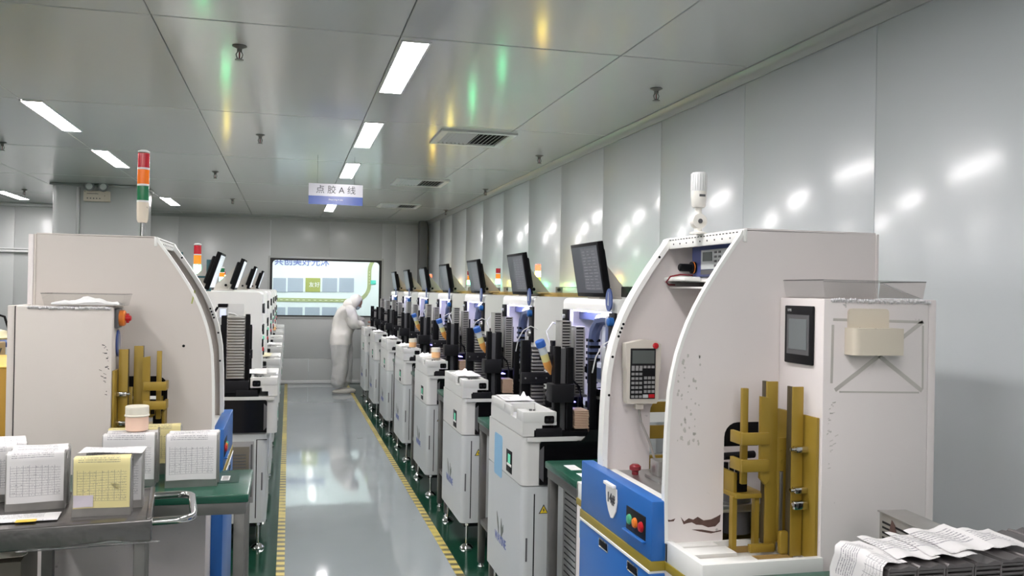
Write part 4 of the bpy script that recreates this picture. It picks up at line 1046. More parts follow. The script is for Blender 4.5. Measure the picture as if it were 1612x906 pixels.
        b = B(); b.box(0.47, 0.52, 0.10, 0.20, 1.15, 1.42, 0.003); part('side_rail', b, 'label_grey', bh)
        b = B(); b.tube([(hx0+0.02, -0.012, 1.45), (hx0-0.03, -0.014, 1.47), (hx0-0.08, -0.012, 1.44), (hx0-0.11, 0.0, 1.38), (hx0-0.12, 0.02, 1.30)], 0.0035, 6); part('air_hose', b, 'trim_white', hd)
        b = B(); b.tube([(0.30, 0.56, 1.40), (0.28, 0.58, 1.48), (0.33, 0.62, 1.53), (0.40, 0.66, 1.50), (0.43, 0.68, 1.40)], 0.0035, 6); part('air_hose', b, 'trim_white', hd)
    return t
num = ['first', 'second', 'third', 'fourth', 'fifth', 'sixth', 'seventh']
YR = [4.20+1.55*k for k in range(7)]
protoR = None
whereR = ['nearest white bonding machine of the right row, next to the blue-fronted machine', 'second white bonding machine of the right row', 'third white bonding machine of the right row, with a jar on its tray',
          'fourth white bonding machine of the right row, with a jar on its tray', 'fifth white bonding machine of the right row', 'sixth white bonding machine of the right row, near the person', 'farthest white bonding machine of the right row, where the person works']
machR = []
for k in range(7):
    if k == 0: protoR = bonder((1.12, YR[0], 0), 1, whereR[0], 'bonding machines of the right row', False); machR.append(protoR)
    else: machR.append(copy_thing(protoR, (1.12, YR[k], 0), None, whereR[k]))
b = MB(); b.prism(rrect(0.415, 0.595, 0.70, 0.925, 0.02), 'x', -0.0012, 0.0005); on(machR[0], 'film_patch', b, 'film_blue', 'pale blue film on the upper front')
YL = [6.0+1.55*k for k in range(6)]
whereL = ['nearest white bonding machine of the left row, behind the green table', 'second white bonding machine of the left row', 'third white bonding machine of the left row', 'fourth white bonding machine of the left row',
          'fifth white bonding machine of the left row', 'farthest white bonding machine of the left row, before the window']
for k in range(6):
    if k == 0: protoL = bonder((-0.12, YL[0], 0), -1, whereL[0], 'bonding machines of the left row', True)
    else: copy_thing(protoL, (-0.12, YL[k], 0), None, whereL[k])

# ------------------------------------------------------------------ monitors
def monitor(loc, sx, label, tilt, group, bright=False, w=0.46, h=0.31):
    t = thing('monitor', label, 'monitor', loc, 0, group)
    T = Matrix.Rotation(rad(-tilt*sx), 4, 'Y')
    def put(b): b.xform(T); return b
    b = MB(sx); b.box(-0.012, 0.022, -w/2, w/2, 0.012, h, 0.004); fr = put(b).build('bezel', 'black_matte', t)
    b = MB(sx); b.box(-0.0135, -0.0115, -w/2+0.018, w/2-0.018, 0.034, h-0.018); sc = put(b).build('screen', 'screen_dark' if not bright else 'screen_bright', fr)
    if not bright:
        b = MB(sx); b.box(-0.0145, -0.013, -w/2+0.02, w/2-0.17, 0.05, h-0.03); put(b).build('screen_window', 'screen_mid', fr)
        b = MB(sx); rs = random.Random(4)
        for i in range(13):
            z = h-0.05-i*0.017; y = w/2-0.19
            for j in range(3): b.box(-0.0152, -0.0143, y-0.02-j*0.08-rs.uniform(.01, .05), y-j*0.08, z, z+0.004)
        put(b).build('screen_text', 'screen_line', fr)
    b = MB(sx); b.box(0.02, 0.05, -w/2+0.06, w/2-0.06, 0.05, h-0.04, 0.012); put(b).build('back_shell', 'charcoal', fr)
    b = MB(sx); b.prism([(0.045, 0.0), (0.20, 0.0), (0.205, 0.01), (0.03-0.26*math.tan(rad(tilt)), 0.27), (0.02-0.26*math.tan(rad(tilt)), 0.25)], 'y', -0.05, 0.05); b.box(0.0, 0.22, -0.10, 0.10, 0.0, 0.012, 0.003)
    st = b.build('stand', 'panel_white', t)
    b = MB(sx); b.cyl((0.07, -0.06, 0.05), (0.07, 0.06, 0.05), 0.012); b.box(0.05, 0.09, -0.02, 0.02, 0.02, 0.06, 0.003); b.build('hinge', 'black_matte', st)
    return t
m0 = None
mlab = ['large dark monitor on the nearest right machine, showing a grey window', 'second dark monitor of the right row from the camera', 'third dark monitor of the right row', 'fourth dark monitor of the right row',
        'fifth dark monitor of the right row', 'sixth dark monitor of the right row', 'farthest dark monitor of the right row, before the window edge']
for k in range(7):
    L_ = (1.635, YR[k]+0.465, 1.668)
    if m0 is None: m0 = monitor(L_, 1, mlab[0], 10, 'monitors on the right machines')
    else: copy_thing(m0, L_, None, mlab[k])
m1 = None
for L_, lab in (((-0.60, 7.24, 1.66), 'nearest monitor of the left row, bright screen seen edge-on'), ((-0.505, 8.79, 1.66), 'second monitor of the left row, leaning to the aisle'),
                ((-0.505, 11.88, 1.66), 'third monitor of the left row, green-lit back'), ((-0.50, 14.98, 1.66), 'farthest small monitor of the left row')):
    if m1 is None: m1 = monitor(L_, -1, lab, 18, 'monitors on the left machines', True)
    else: copy_thing(m1, L_, None, lab)

# ------------------------------------------------------------------ signal towers on the machines
lits = [('lens_red', 'lens_orange', 'lens_green_lit'), ('lens_red_lit', 'lens_orange', 'lens_green_lit'), ('lens_red_lit', 'lens_yellow_lit', 'lens_yellowgreen'), ('lens_red', 'lens_orange', 'lens_green_lit'),
        ('lens_red', 'lens_orange', 'lens_green_lit'), ('lens_red', 'lens_yellow_lit', 'lens_yellowgreen'), ('lens_red_lit', 'lens_yellow_lit', 'lens_yellowgreen')]
tl_lab = ['signal tower on the nearest right machine, hidden behind the arch', 'signal tower behind the nearest right monitor, only its red lens showing', 'signal tower glowing yellow over green between the first two right monitors',
          'signal tower glowing cyan-green beside the third right monitor', 'signal tower behind the third right monitor, only red showing', 'signal tower with yellow light right of the fifth right monitor', 'far signal tower near the back corner column']
for k in range(1, 7):
    make_tower((2.14, YR[k]+0.30, 1.668), tl_lab[k], 0.275, 0.025, lits[k], 'signal towers of the right row', 0.03, 'trim_white')
make_tower((-0.70, 7.36, 1.66), 'signal tower with glowing green lens beside the nearest left monitor', 0.36, 0.028, ('lens_red', 'lens_orange', 'lens_green_lit'), 'signal towers of the left row', 0.03, 'trim_white')
make_tower((-0.72, 10.3, 1.66), 'small green-lit signal tower between the first two left monitors', 0.24, 0.028, ('lens_green', 'lens_orange', 'lens_green_lit'), 'signal towers of the left row', 0.03, 'trim_white')
make_tower((-0.9, 13.2, 1.66), 'far left signal tower hidden behind the left monitors', 0.25, 0.025, ('lens_red', 'lens_yellow_lit', 'lens_green'), 'signal towers of the left row', 0.03, 'trim_white')
t = thing('fork_bracket', 'dark teal fork-shaped bracket around the left signal tower', 'bracket', (-0.80, 7.10, 1.66))
MB().box(-0.02, 0.02, 0.0, 0.03, 0.0, 0.29, 0.003).build('upright', 'teal_frame', t); MB().box(0.19, 0.225, 0.0, 0.03, 0.0, 0.24, 0.003).build('upright', 'teal_frame', t); MB().box(-0.08, 0.23, 0.005, 0.025, 0.10, 0.115, 0.002).build('cross_arm', 'teal_frame', t)

# ------------------------------------------------------------------ yellow folders and boxes on the hoods
f0 = None
fl = {1: 'right of the second right-row monitor', 2: 'right of the third right-row monitor', 3: 'right of the fourth right-row monitor', 4: 'right of the fifth right-row monitor', 5: 'right of the sixth right-row monitor', 6: 'beside the farthest right-row monitor'}
for k in range(1, 7):
    for q in range(4):
        lab = '%s yellow folder of the pile %s' % (['lowest', 'second', 'third', 'topmost'][q], fl[k])
        L_ = (1.88+0.012*q*(-1)**q, YR[k]+0.24+0.01*q, 1.669+0.0065*q+(0.0005*q)); rz = (-1)**q*0.06*q
        if f0 is None:
            b = MB(); n = 10
            for lay in (0, 0.0045):
                for i in range(n):
                    x0 = -0.15+0.30*i/n; x1 = -0.15+0.30*(i+1)/n
                    b.quad((x0, -0.11, lay), (x1, -0.11, lay), (x1, 0.11, lay), (x0, 0.11, lay))
            b = MB(); b.box(-0.15, 0.15, -0.11, 0.11, 0, 0.002, 0.0008).box(-0.15, 0.15, -0.108, 0.108, 0.002, 0.0035, mi=1).box(-0.15, 0.14, -0.11, 0.11, 0.0035, 0.006, 0.0008)
            f0 = b.build('document_folder', ['folder_yellow', 'paper']); f0.location = L_; f0.rotation_euler = (0, 0, rz); tag(f0, lab, 'folder', 'yellow folders on the right machine row')
        else: copy_thing(f0, L_, rz, lab)
b0 = None
for k in range(0, 5):
    L_ = (1.70, YR[k]+0.05, 1.669) if k == 0 else (1.80, YR[k]+0.02, 1.669)
    lab = 'clear acrylic box on the hood of the %s right machine' % num[k]
    if b0 is None:
        t = thing('acrylic_box', lab, 'box', L_, 0, 'acrylic boxes on the right machine row')
        b = MB(); b.quad((0, 0, 0), (0.30, 0, 0), (0.30, 0, 0.065), (0, 0, 0.065)); b.quad((0, 0, 0), (0, 0.16, 0), (0, 0.16, 0.065), (0, 0, 0.065)); b.quad((0.3, 0, 0), (0.3, 0.16, 0), (0.3, 0.16, 0.065), (0.3, 0, 0.065)); b.quad((0, 0.16, 0), (0.3, 0.16, 0), (0.3, 0.16, 0.065), (0, 0.16, 0.065))
        o = b.build('box_wall', 'acrylic', t, recalc=False)
        b = MB(); P = [(0, 0, .065), (.3, 0, .065), (.3, .16, .065), (0, .16, .065)]
        for i in range(4): b.cyl(P[i], P[(i+1) % 4], 0.002, n=6)
        b.build('box_rim', 'bubble', t); b0 = t
    else: copy_thing(b0, L_, None, lab)
t = thing('webcam', 'small black camera block on the hood of the nearest right machine', 'camera', (1.86, YR[0]+0.06, 1.669))
MB().box(-0.018, 0.018, -0.02, 0.02, 0.0, 0.035, 0.004).build('body', 'charcoal', t); MB().cyl((0, -0.004, 0.035), (0, -0.004, 0.05), 0.010).build('mount', 'black_matte', t)
# ------------------------------------------------------------------ leadframe magazines (slotted metal boxes)
def magazine(loc, rz, label, group, w=0.19, th=0.055, h=0.195, m='magazine', slots=24):
    """w: broad face along x at y=0, th: thickness along y, slotted narrow sides"""
    t = thing('frame_magazine', label, 'magazine', loc, rz, group)
    b = MB(); b.box(0, w, 0, 0.003, 0, h, 0.001); b.build('face_plate', m, t)
    b = MB(); b.box(0, w, th-0.003, th, 0, h, 0.001); b.build('face_plate', m, t)
    b = MB(); b.box(0, w, 0.003, th-0.003, 0, 0.006); b.build('bottom_plate', m, t)
    b = MB(); b.box(0, w, 0.003, th-0.003, h-0.006, h); b.build('top_plate', m, t)
    for x0, x1 in ((0.0, 0.012), (w-0.012, w)):
        b = MB()
        for i in range(slots):
            z = 0.010+(h-0.02)*i/slots; b.box(x0, x1, 0.003, th-0.003, z, z+(h-0.02)/slots*0.5)
        b.build('slot_ribs', 'magazine_dark' if m == 'magazine_dark' else m, t)
    b = MB(); b.box(0.014, w-0.014, 0.012, th-0.012, 0.006, h-0.006); b.build('frame_stack', 'charcoal', t)
    return t
def sheet(name, label, cat, path, w, m, group=None, loc=(0, 0, 0), rz=0, wav=0.0015, seed=1, v0=1.0, v1=0.0, skew=0.0, nseg=None):
    """strip of paper: path of (y,z) points from the top end to the bottom end, width along x"""
    rs = random.Random(seed); nx = 8; vs = []; uv = []; fs = []
    Ls = [0]
    for i in range(1, len(path)): Ls.append(Ls[-1]+math.hypot(path[i][0]-path[i-1][0], path[i][1]-path[i-1][1]))
    ph = rs.uniform(0, 6)
    for s in (0, 1):
        for i, (y, z) in enumerate(path):
            for j in range(nx+1):
                u = j/nx; o = wav*math.sin(5*u+ph+i*0.7)
                vs.append((u*w+skew*Ls[i], y-o, z+o-s*0.0006)); uv.append((u, v0+(v1-v0)*Ls[i]/Ls[-1]))
    n = (nx+1)*len(path)
    for i in range(len(path)-1):
        for j in range(nx):
            a = i*(nx+1)+j; fs.append((a, a+1, a+nx+2, a+nx+1)); fs.append((n+a, n+a+nx+1, n+a+nx+2, n+a+1))
    me = bpy.data.meshes.new(name); me.from_pydata(vs, [], fs); ul = me.uv_layers.new(name='UVMap')
    for lp in me.loops: ul.data[lp.index].uv = uv[lp.vertex_index]
    me.materials.append(MATS[m]); me.polygons.foreach_set('use_smooth', [True]*len(me.polygons))
    bm = bmesh.new(); bm.from_mesh(me); bmesh.ops.recalc_face_normals(bm, faces=bm.faces); bm.to_mesh(me); bm.free()
    o = bpy.data.objects.new(name, me); C.objects.link(o); o.location = loc; o.rotation_euler = (0, 0, rz)
    return tag(o, label, cat, group)
def drape(h, ytop=0.05, drop=0.165, gap=0.002, sag=0.0):
    p = [(ytop*(1-i/4), h+gap+0.003*math.sin(PI*i/4)) for i in range(5)]
    p += [(-0.003, h-0.002)]+[(-0.004-sag*math.sin(PI*i/8), h-0.004-(drop-0.004)*i/8) for i in range(1, 9)]
    return p
MH = 0.195
def mag_row(org, rz, n, dy, who, seed, mats_, group, first=True):
    """n magazines one behind another, each with a sheet of paper over top and front"""
    for i in range(n):
        c, s = math.cos(rz), math.sin(rz); yy = i*dy; xx = (0.004 if i % 2 else -0.002)
        L_ = (org[0]+xx*c-yy*s, org[1]+xx*s+yy*c, org[2])
        pos = ['front', 'second', 'third', 'fourth'][i]
        magazine(L_, rz, '%s slotted metal magazine of %s' % (pos, who), group, w=MW_, h=MH)
        drop = MH*0.85 if i == 0 else 0.028
        sheet('form_sheet', '%s form over the %s magazine of %s' % ('yellow' if mats_[i] == 'form_yellow' else 'white', pos, who), 'paper',
              drape(MH, 0.046, drop), MW_-0.008, mats_[i], group.replace('magazines', 'forms'), (L_[0]+0.004*c, L_[1]+0.004*s, L_[2]), rz, 0.0012, seed+i, 0.97, 0.0 if i == 0 else 0.8)
TR = 0.113                                         # heading of the trolley
TZ = 0.985
MH = 0.178; MW_ = 0.168
mag_row((-0.843, 3.065, TZ), 0.13, 3, 0.058, 'the left trolley group', 1, ['form_white']*3, 'magazines at the left end of the trolley')
mag_row((-0.630, 2.963, TZ), 0.045, 1, 0.058, 'the yellow-form pair', 5, ['form_yellow'], 'magazines with the yellow form')
mag_row((-0.610, 3.052, TZ), 0.05, 1, 0.058, 'the pair behind the yellow form', 6, ['form_white'], 'magazines behind the yellow form')
sheet('note_sheet', 'small purple-printed note stuck at the lower corner of the yellow form', 'note', [(-0.0065, 0.068-0.009*i) for i in range(5)], 0.056, 'purple_print', None, (-0.627, 2.962, TZ), 0.045, 0.0006, 3)
sheet('form_sheet', 'loose tilted white form lying on top behind the yellow form', 'paper', [(0.09-0.018*i, 0.003*math.sin(i)) for i in range(6)], 0.19, 'form_white', None, (-0.63, 3.018, TZ+MH+0.012), -0.10, 0.002, 9, 1, 0.45)
mag_row((-1.01, 3.17, TZ), 0.30, 1, 0.058, 'the stack at the left photo edge', 12, ['form_white'], 'magazines at the left photo edge')
for i in range(3):
    who = ['second', 'third', 'fourth'][i]
    magazine((-1.00-0.016*i, 3.235+0.055*i, TZ), 0.30, '%s slotted magazine of the stack at the left photo edge' % who, 'magazines at the left photo edge', w=MW_, h=MH)
    sheet('form_sheet', '%s white form over the stack at the left photo edge' % who, 'paper', drape(MH, 0.05, 0.03), MW_-0.006, 'form_white', 'forms at the left photo edge', (-0.997-0.016*i, 3.235+0.055*i, TZ), 0.30, 0.0015, 20+i)
MH = 0.195; MW_ = 0.186
GT = 0.94                                          # height of the left green table
mag_row((-0.662, 3.58, GT), 0.05, 3, 0.064, 'the jar group on the left green table', 30, ['form_white', 'form_white', 'form_yellow'], 'magazines under the jar')
magazine((-0.60, 3.80, GT), 0.05, 'slotted magazine with yellow form at the back of the jar group', 'magazines under the jar')
sheet('form_sheet', 'yellow form on the magazine behind the jar', 'paper', drape(MH, 0.05, 0.15), 0.182, 'form_yellow', None, (-0.596, 3.80, GT), 0.05, 0.001, 8)
mag_row((-0.436, 3.545, GT), 0.05, 2, 0.064, 'the pair right on the left green table', 40, ['form_white']*2, 'magazines right on the left green table')
for k, (X_, Y_, q_) in enumerate(()): pass
# jars
def jar(loc, label, gel, s=1.0):
    t = thing('plastic_jar', label, 'jar', loc, 0, 'frosted jars')
    MB().lathe([(0.036*s, 0.0), (0.041*s, 0.004*s), (0.042*s, 0.045*s), (0.041*s, 0.055*s)], n=28).build('jar_body', gel, t)
    MB().lathe([(0.0415*s, 0.055*s), (0.045*s, 0.057*s), (0.045*s, 0.061*s), (0.0425*s, 0.063*s), (0.0425*s, 0.092*s), (0.040*s, 0.095*s)], n=28).build('jar_lid', 'jar_plastic', t)
    return t
jar((-0.555, 3.652, GT+MH+0.007), 'large frosted jar with pinkish gel on the white forms at left', 'jar_gel', 1.0)
j0 = jar((1.245, YR[2]+0.34, 1.1135), 'frosted orange jar on the tray of the third right machine', 'jar_gel_orange', 0.92)
copy_thing(j0, (1.235, YR[3]+0.20, 1.1135), None, 'frosted orange jar on the tray of the fourth right machine')
copy_thing(j0, (-0.20, YL[4]+0.30, 1.1135), None, 'orange jar on a far tray of the left machine row')
# syringes with blue caps
def syringe(loc, label):
    t = thing('syringe', label, 'syringe', loc, 0, 'blue capped syringes'); t.rotation_euler = (rad(8), rad(-22), 0)
    MB().lathe([(0.004, -0.155), (0.007, -0.145), (0.020, -0.115), (0.0205, -0.08)]).build('paste', 'syringe_paste', t)
    MB().lathe([(0.0205, -0.08), (0.0205, -0.04)]).build('amber_section', 'syringe_mid', t)
    MB().lathe([(0.0205, -0.04), (0.0205, 0.0)]).build('barrel', 'syringe_body', t)
    MB().lathe([(0.024, 0.0), (0.025, 0.004), (0.025, 0.03), (0.022, 0.034)]).build('blue_cap', 'cap_blue', t)
    return t
s0 = None
for k, lab in ((0, 'syringe with blue cap on the nearest right machine'), (1, 'syringe with blue cap half hidden on the second right machine'), (2, 'blue capped orange syringe on the third right machine, before dark posts'), (3, 'blue capped orange syringe on the fourth right machine, above its jar')):
    L_ = (1.236, YR[k]+0.10, 1.425)
    if s0 is None: s0 = syringe(L_, lab)
    else: copy_thing(s0, L_, None, lab)
# stacks of lead frames and tall magazines standing in the machines
lf0 = tm0 = cs0 = None
for k in range(7):
    L_ = (1.306, YR[k]+0.535, 1.075)
    lab = 'grey leadframe stack between black posts of the %s right machine' % num[k]
    if lf0 is None:
        t = thing('leadframe_stack', lab, 'leadframe stack', L_, 0, 'leadframe stacks of the right row')
        b = MB()
        for i in range(16): b.box(0.0, 0.082, 0.0, 0.20, i*0.0195, i*0.0195+0.0125, 0.001)
        b.build('frames', 'magazine', t); MB().box(0.008, 0.074, 0.008, 0.192, 0.0, 0.31).build('inner_frames', 'charcoal', t); lf0 = t
    else: copy_thing(lf0, L_, None, lab)
    for q in range(2):
        L_ = (1.37+0.085*q, YR[k]+0.20+0.03*q, 1.17 if q else 1.20)
        lab = '%s tall ribbed magazine in the %s right machine, before its window' % (['left', 'right'][q], num[k])
        if tm0 is None:
            t = thing('tall_magazine', lab, 'magazine', L_, 0, 'tall ribbed magazines of the right row')
            b = MB(); b.box(0.006, 0.049, 0.010, 0.014, 0.006, 0.346).build('inner_plate', 'charcoal', t)
            b = MB(); b.box(0, 0.006, -0.004, 0.10, 0, 0.352, 0.001); b.box(0.049, 0.055, -0.004, 0.10, 0, 0.352, 0.001); b.box(0, 0.055, -0.002, 0.10, 0.346, 0.352, 0.001); b.box(0, 0.055, -0.002, 0.10, 0, 0.006)
            b.build('shell', 'magazine', t)
            b = MB()
            for i in range(22): b.box(0.006, 0.049, -0.003, 0.012, 0.012+i*0.0151, 0.0205+i*0.0151)
            b.build('ribs', 'magazine', t); tm0 = t
        else: copy_thing(tm0, L_, None, lab)
    L_ = (1.395, YR[k]+0.03, 1.02)
    lab = 'copper coloured leadframe stack low in the %s right machine' % num[k]
    if cs0 is None:
        b = MB(); rs = random.Random(2)
        for i in range(11): b.box(rs.uniform(-.002, .002), 0.075+rs.uniform(-.002, .002), 0, 0.12, i*0.0085, i*0.0085+0.006, 0.0008)
        b.box(0.006, 0.068, 0.006, 0.114, 0, 0.088, mi=1); cs0 = b.build('leadframe_stack', ['copper', 'red_dark']); cs0.location = L_; tag(cs0, lab, 'leadframe stack', 'copper leadframe stacks of the right row')
    else: copy_thing(cs0, L_, None, lab)
lf1 = None
for k in range(6):
    L_ = (-0.386, YL[k]+0.03, 1.1015); lab = 'ribbed grey leadframe stack between black posts of the %s left machine' % num[k]
    if lf1 is None:
        t = thing('leadframe_stack', lab, 'leadframe stack', L_, 0, 'leadframe stacks of the left row')
        b = MB()
        for i in range(22): b.box(0.0, 0.113, 0.0, 0.20, i*0.0185, i*0.0185+0.0125, 0.001)
        b.build('frames', 'magazine', t); MB().box(0.006, 0.107, 0.006, 0.194, 0.0, 0.40).build('inner_frames', 'olive', t); lf1 = t
    else: copy_thing(lf1, L_, None, lab)
# papers and wipes on the trays
crumple('tissue', 'crumpled white tissue standing up on the tray of the nearest right machine', 'tissue', (1.235, YR[0]+0.48, 1.1145), 0.11, 0.13, 0.022, 5, peak=(0.3, 0.2, 0.035))
sheet('paper_sheet', 'white paper lying on the tray of the nearest right machine', 'paper', [(0.33-0.05*i, 0.002*math.sin(i*1.3)) for i in range(7)], 0.13, 'form_white', None, (1.13, YR[0]+0.36, 1.1165), -0.04, 0.001, 2, 1.0, 0.5)
crumple('wipe', 'folded white wipe on the tray of the second right machine', 'wipe', (1.215, YR[1]+0.38, 1.1135), 0.15, 0.30, 0.035, 8)
crumple('wipe', 'white wipe beside the jar on the third right machine', 'wipe', (1.20, YR[2]+0.52, 1.1135), 0.14, 0.24, 0.035, 9)
crumple('wipe', 'lilac-white wipe beside the jar on the fourth right machine', 'wipe', (1.195, YR[3]+0.46, 1.1135), 0.13, 0.24, 0.03, 10)
crumple('wipe', 'white wipe on the tray of the fifth right machine', 'wipe', (1.22, YR[4]+0.40, 1.1135), 0.13, 0.22, 0.03, 14)
crumple('wipe', 'white wipe on the tray of the sixth right machine', 'wipe', (1.20, YR[5]+0.40, 1.1135), 0.13, 0.26, 0.03, 15)
sheet('paper_sheet', 'white paper curling on the tray of the nearest left machine', 'paper', [(0.40-0.05*i, 0.014*math.sin(i*0.45)) for i in range(8)], 0.155, 'paper', None, (-0.285, YL[0]+0.16, 1.1165), 0.05, 0.003, 4)
sheet('paper_sheet', 'pale yellow paper on the tray of the second left machine', 'paper', [(0.40-0.05*i, 0.016*math.sin(i*0.45)) for i in range(8)], 0.14, 'cream', None, (-0.285, YL[1]+0.16, 1.1165), -0.06, 0.003, 5)
crumple('wipe', 'white wipe on the tray of the third left machine', 'wipe', (-0.20, YL[2]+0.4, 1.1135), 0.13, 0.24, 0.03, 16)

# ------------------------------------------------------------------ green tables
def green_table(loc, w, d, h, label, group=None, shelf=True, rz=0, leg='dull_steel', panel=False):
    t = thing('work_table', label, 'table', loc, rz, group)
    MB().box(0, w, 0, d, h-0.032, h, 0.006).build('table_top', 'green_top', t)
    MB().box(0.01, w-0.01, 0.01, d-0.01, h-0.075, h-0.032, 0.002).build('apron', leg, t)
    for x in (0.012, w-0.052):
        for y in (0.012, d-0.052):
            o = MB().box(x, x+0.04, y, y+0.04, 0.03, h-0.07, 0.003).build('leg', leg, t)
            MB().lathe([(0.022, 0), (0.022, 0.008), (0.014, 0.018), (0.012, 0.032)], (x+0.02, y+0.02, 0)).build('leg_foot', 'chrome', o)
    if shelf:
        b = MB(); b.box(0.02, w-0.02, 0.02, 0.05, 0.27, 0.30, 0.002); b.box(0.02, w-0.02, d-0.05, d-0.02, 0.27, 0.30, 0.002); b.box(0.02, 0.05, 0.04, d-0.04, 0.27, 0.30, 0.002); b.box(0.02, w-0.02, 0.03, d-0.03, 0.30, 0.304); b.build('shelf', leg, t)
    if panel:
        b = MB(); b.box(0.06, w-0.06, 0.10, d-0.10, 0.31, h-0.10, 0.004)
        o = b.build('inner_box', 'steel', t); b = MB()
        for i in range(18): b.box(0.0585, 0.061, 0.13, d-0.13, 0.34+i*0.027, 0.345+i*0.027)
        b.build('slots', 'charcoal', o)
    return t
gt0 = green_table((1.145, 5.01, 0), 0.55, 0.38, 0.92, 'green-topped steel table between the first and second right machines', 'green tables between right machines', panel=False)
tl = ['', 'second and third', 'third and fourth', 'fourth and fifth', 'fifth and sixth', 'sixth and seventh']
for k in range(1, 6): copy_thing(gt0, (1.145, YR[k]+W+0.04, 0), None, 'green-topped steel table between the %s right machines' % tl[k])
gt1 = green_table((1.163, 3.475, 0), 0.62, 0.48, 0.92, 'green-topped table between the blue-fronted machine and the first white machine', panel=True)
s_ = [((1.215, 3.72), 'white paper label near the far edge of the green table by the blue machine'), ((1.215, 3.54), 'white paper label near the front of the green table by the blue machine')]
for (x, y), lab in s_:
    o = MB().box(0, 0.05, 0, 0.11, 0, 0.0012).build('paper_label', 'paper'); o.location = (x, y, 0.9205); tag(o, lab, 'label')
o = MB().box(0, 0.05, 0, 0.09, 0, 0.0012).build('paper_label', 'paper'); o.location = (1.26, YR[0]+W+0.15, 0.9205); tag(o, 'white paper label on the green table between the first two machines', 'label')
t = thing('purifier', 'slim white box with violet light under the green table between the first two machines', 'box', (1.24, 5.08, 0.305))
MB().box(0, 0.22, 0, 0.2, 0, 0.50, 0.01).build('body', 'panel_white', t); MB().box(-0.003, 0.002, 0.07, 0.09, 0.28, 0.30).build('lamp', 'led_violet', t)
gl = green_table((-0.93, 3.40, 0), 0.80, 0.46, GT, 'green-topped steel table at left behind the trolley', rz=0.0)
o = MB().box(0, 0.10, 0, 0.20, 0, 0.0012).build('green_pad', 'green_mat'); o.location = (-0.275, 3.60, GT+0.0004); o.rotation_euler = (0, 0, 0.03); tag(o, 'dark green rubber pad on the left green table', 'pad')
o = MB().box(0, 0.032, 0, 0.085, 0, 0.0012)
for i in range(5): o.box(0.005, 0.027, 0.01+i*0.014, 0.016+i*0.014, 0.0012, 0.0016, mi=1)
o = o.build('paper_label', ['paper', 'ink']); o.location = (-0.245, 3.64, GT+0.002); tag(o, 'small printed label on the dark pad of the left table', 'label')
gr = green_table((1.262, 1.50, 0), 1.14, 0.745, 0.92, 'green-topped table in the lower right corner under slotted magazines')
# magazines in a row at lower right
mr0 = None
for i in range(8):
    L_ = (1.253+0.0005+0.0745*i+0.012, 1.665+(0.0 if i < 4 else 0.012*(i-3)), 0.92)
    lab = '%s dark slotted magazine from the left in the lower right row' % ordn[i].replace('nearest', 'first')
    if mr0 is None:
        t = thing('slotted_magazine', lab, 'magazine', L_, 0, 'dark magazines in the lower right corner')
        b = MB(); b.box(0, 0.004, 0, 0.18, 0, 0.195, 0.001); b.box(0.068, 0.072, 0, 0.18, 0, 0.195, 0.001); b.build('side_plate', 'magazine_dark', t)
        b = MB(); b.prism([(0.0, 0.192), (0.006, 0.198), (0.03, 0.193), (0.05, 0.199), (0.072, 0.194), (0.072, 0.188), (0.0, 0.188)], 'y', -0.002, 0.182); b.build('top_plate', 'magazine_dark', t)
        b = MB()
        for q in range(17): b.box(0.004, 0.068, 0.001, 0.03, 0.008+q*0.0107, 0.0145+q*0.0107, 0.001)
        b.build('slot_ribs', 'magazine_dark', t); MB().box(0.004, 0.068, 0.02, 0.178, 0.0, 0.188).build('inner_stack', 'charcoal', t); mr0 = t
    else: copy_thing(mr0, L_, None, lab)
# papers on them
def flat_path(pts): return pts
sheet('form_sheet', 'large printed sheet hanging over the left end of the lower right magazine row', 'paper',
      [(0.0, 0.0), (0.0, 0.0)], 0.1, 'form_white') if False else None
def sheet3(name, label, grid, m, uvr=(0, 1, 0, 1)):
    """paper from a grid of 3-D points"""
    nu = len(grid[0]); nv = len(grid); vs = []; uv = []; fs = []
    for s in (0, 1):
        for j, row in enumerate(grid):
            for i, p in enumerate(row): vs.append((p[0], p[1], p[2]-0.0006*s)); uv.append((uvr[0]+(uvr[1]-uvr[0])*i/(nu-1), uvr[2]+(uvr[3]-uvr[2])*j/(nv-1)))
    n = nu*nv
    for j in range(nv-1):
        for i in range(nu-1):
            a = j*nu+i; fs += [(a, a+1, a+nu+1, a+nu), (n+a, n+a+nu, n+a+nu+1, n+a+1)]
    me = bpy.data.meshes.new(name); me.from_pydata(vs, [], fs); ul = me.uv_layers.new(name='UVMap')
    for lp in me.loops: ul.data[lp.index].uv = uv[lp.vertex_index]
    me.materials.append(MATS[m]); me.polygons.foreach_set('use_smooth', [True]*len(me.polygons))
    o = bpy.data.objects.new(name, me); C.objects.link(o); return tag(o, label, 'paper', 'printed sheets on the lower right magazines')
ZT = 0.92+0.2015
def ripple(x, y): return 0.004+0.004*math.sin((x-1.262)/0.0745*2*PI+0.8)+0.002*math.sin(y*40)
g = []
for j in range(9):
    row = []
    for i in range(10):
        s = -0.10+0.17*i/9; y = 1.675+0.17*j/8+0.01*math.sin(i)
        if s < 0: row.append((1.258-0.004+0.01*s-0.003*math.sin(j), y, ZT+0.004+s))
        else: row.append((1.256+s, y, ZT+ripple(1.256+s, y)))
    g.append(row)
sheet3('form_sheet', 'printed sheet folded down over the left end of the lower right magazines', g, 'form_white', (1, 0, 0.3, 0.98))
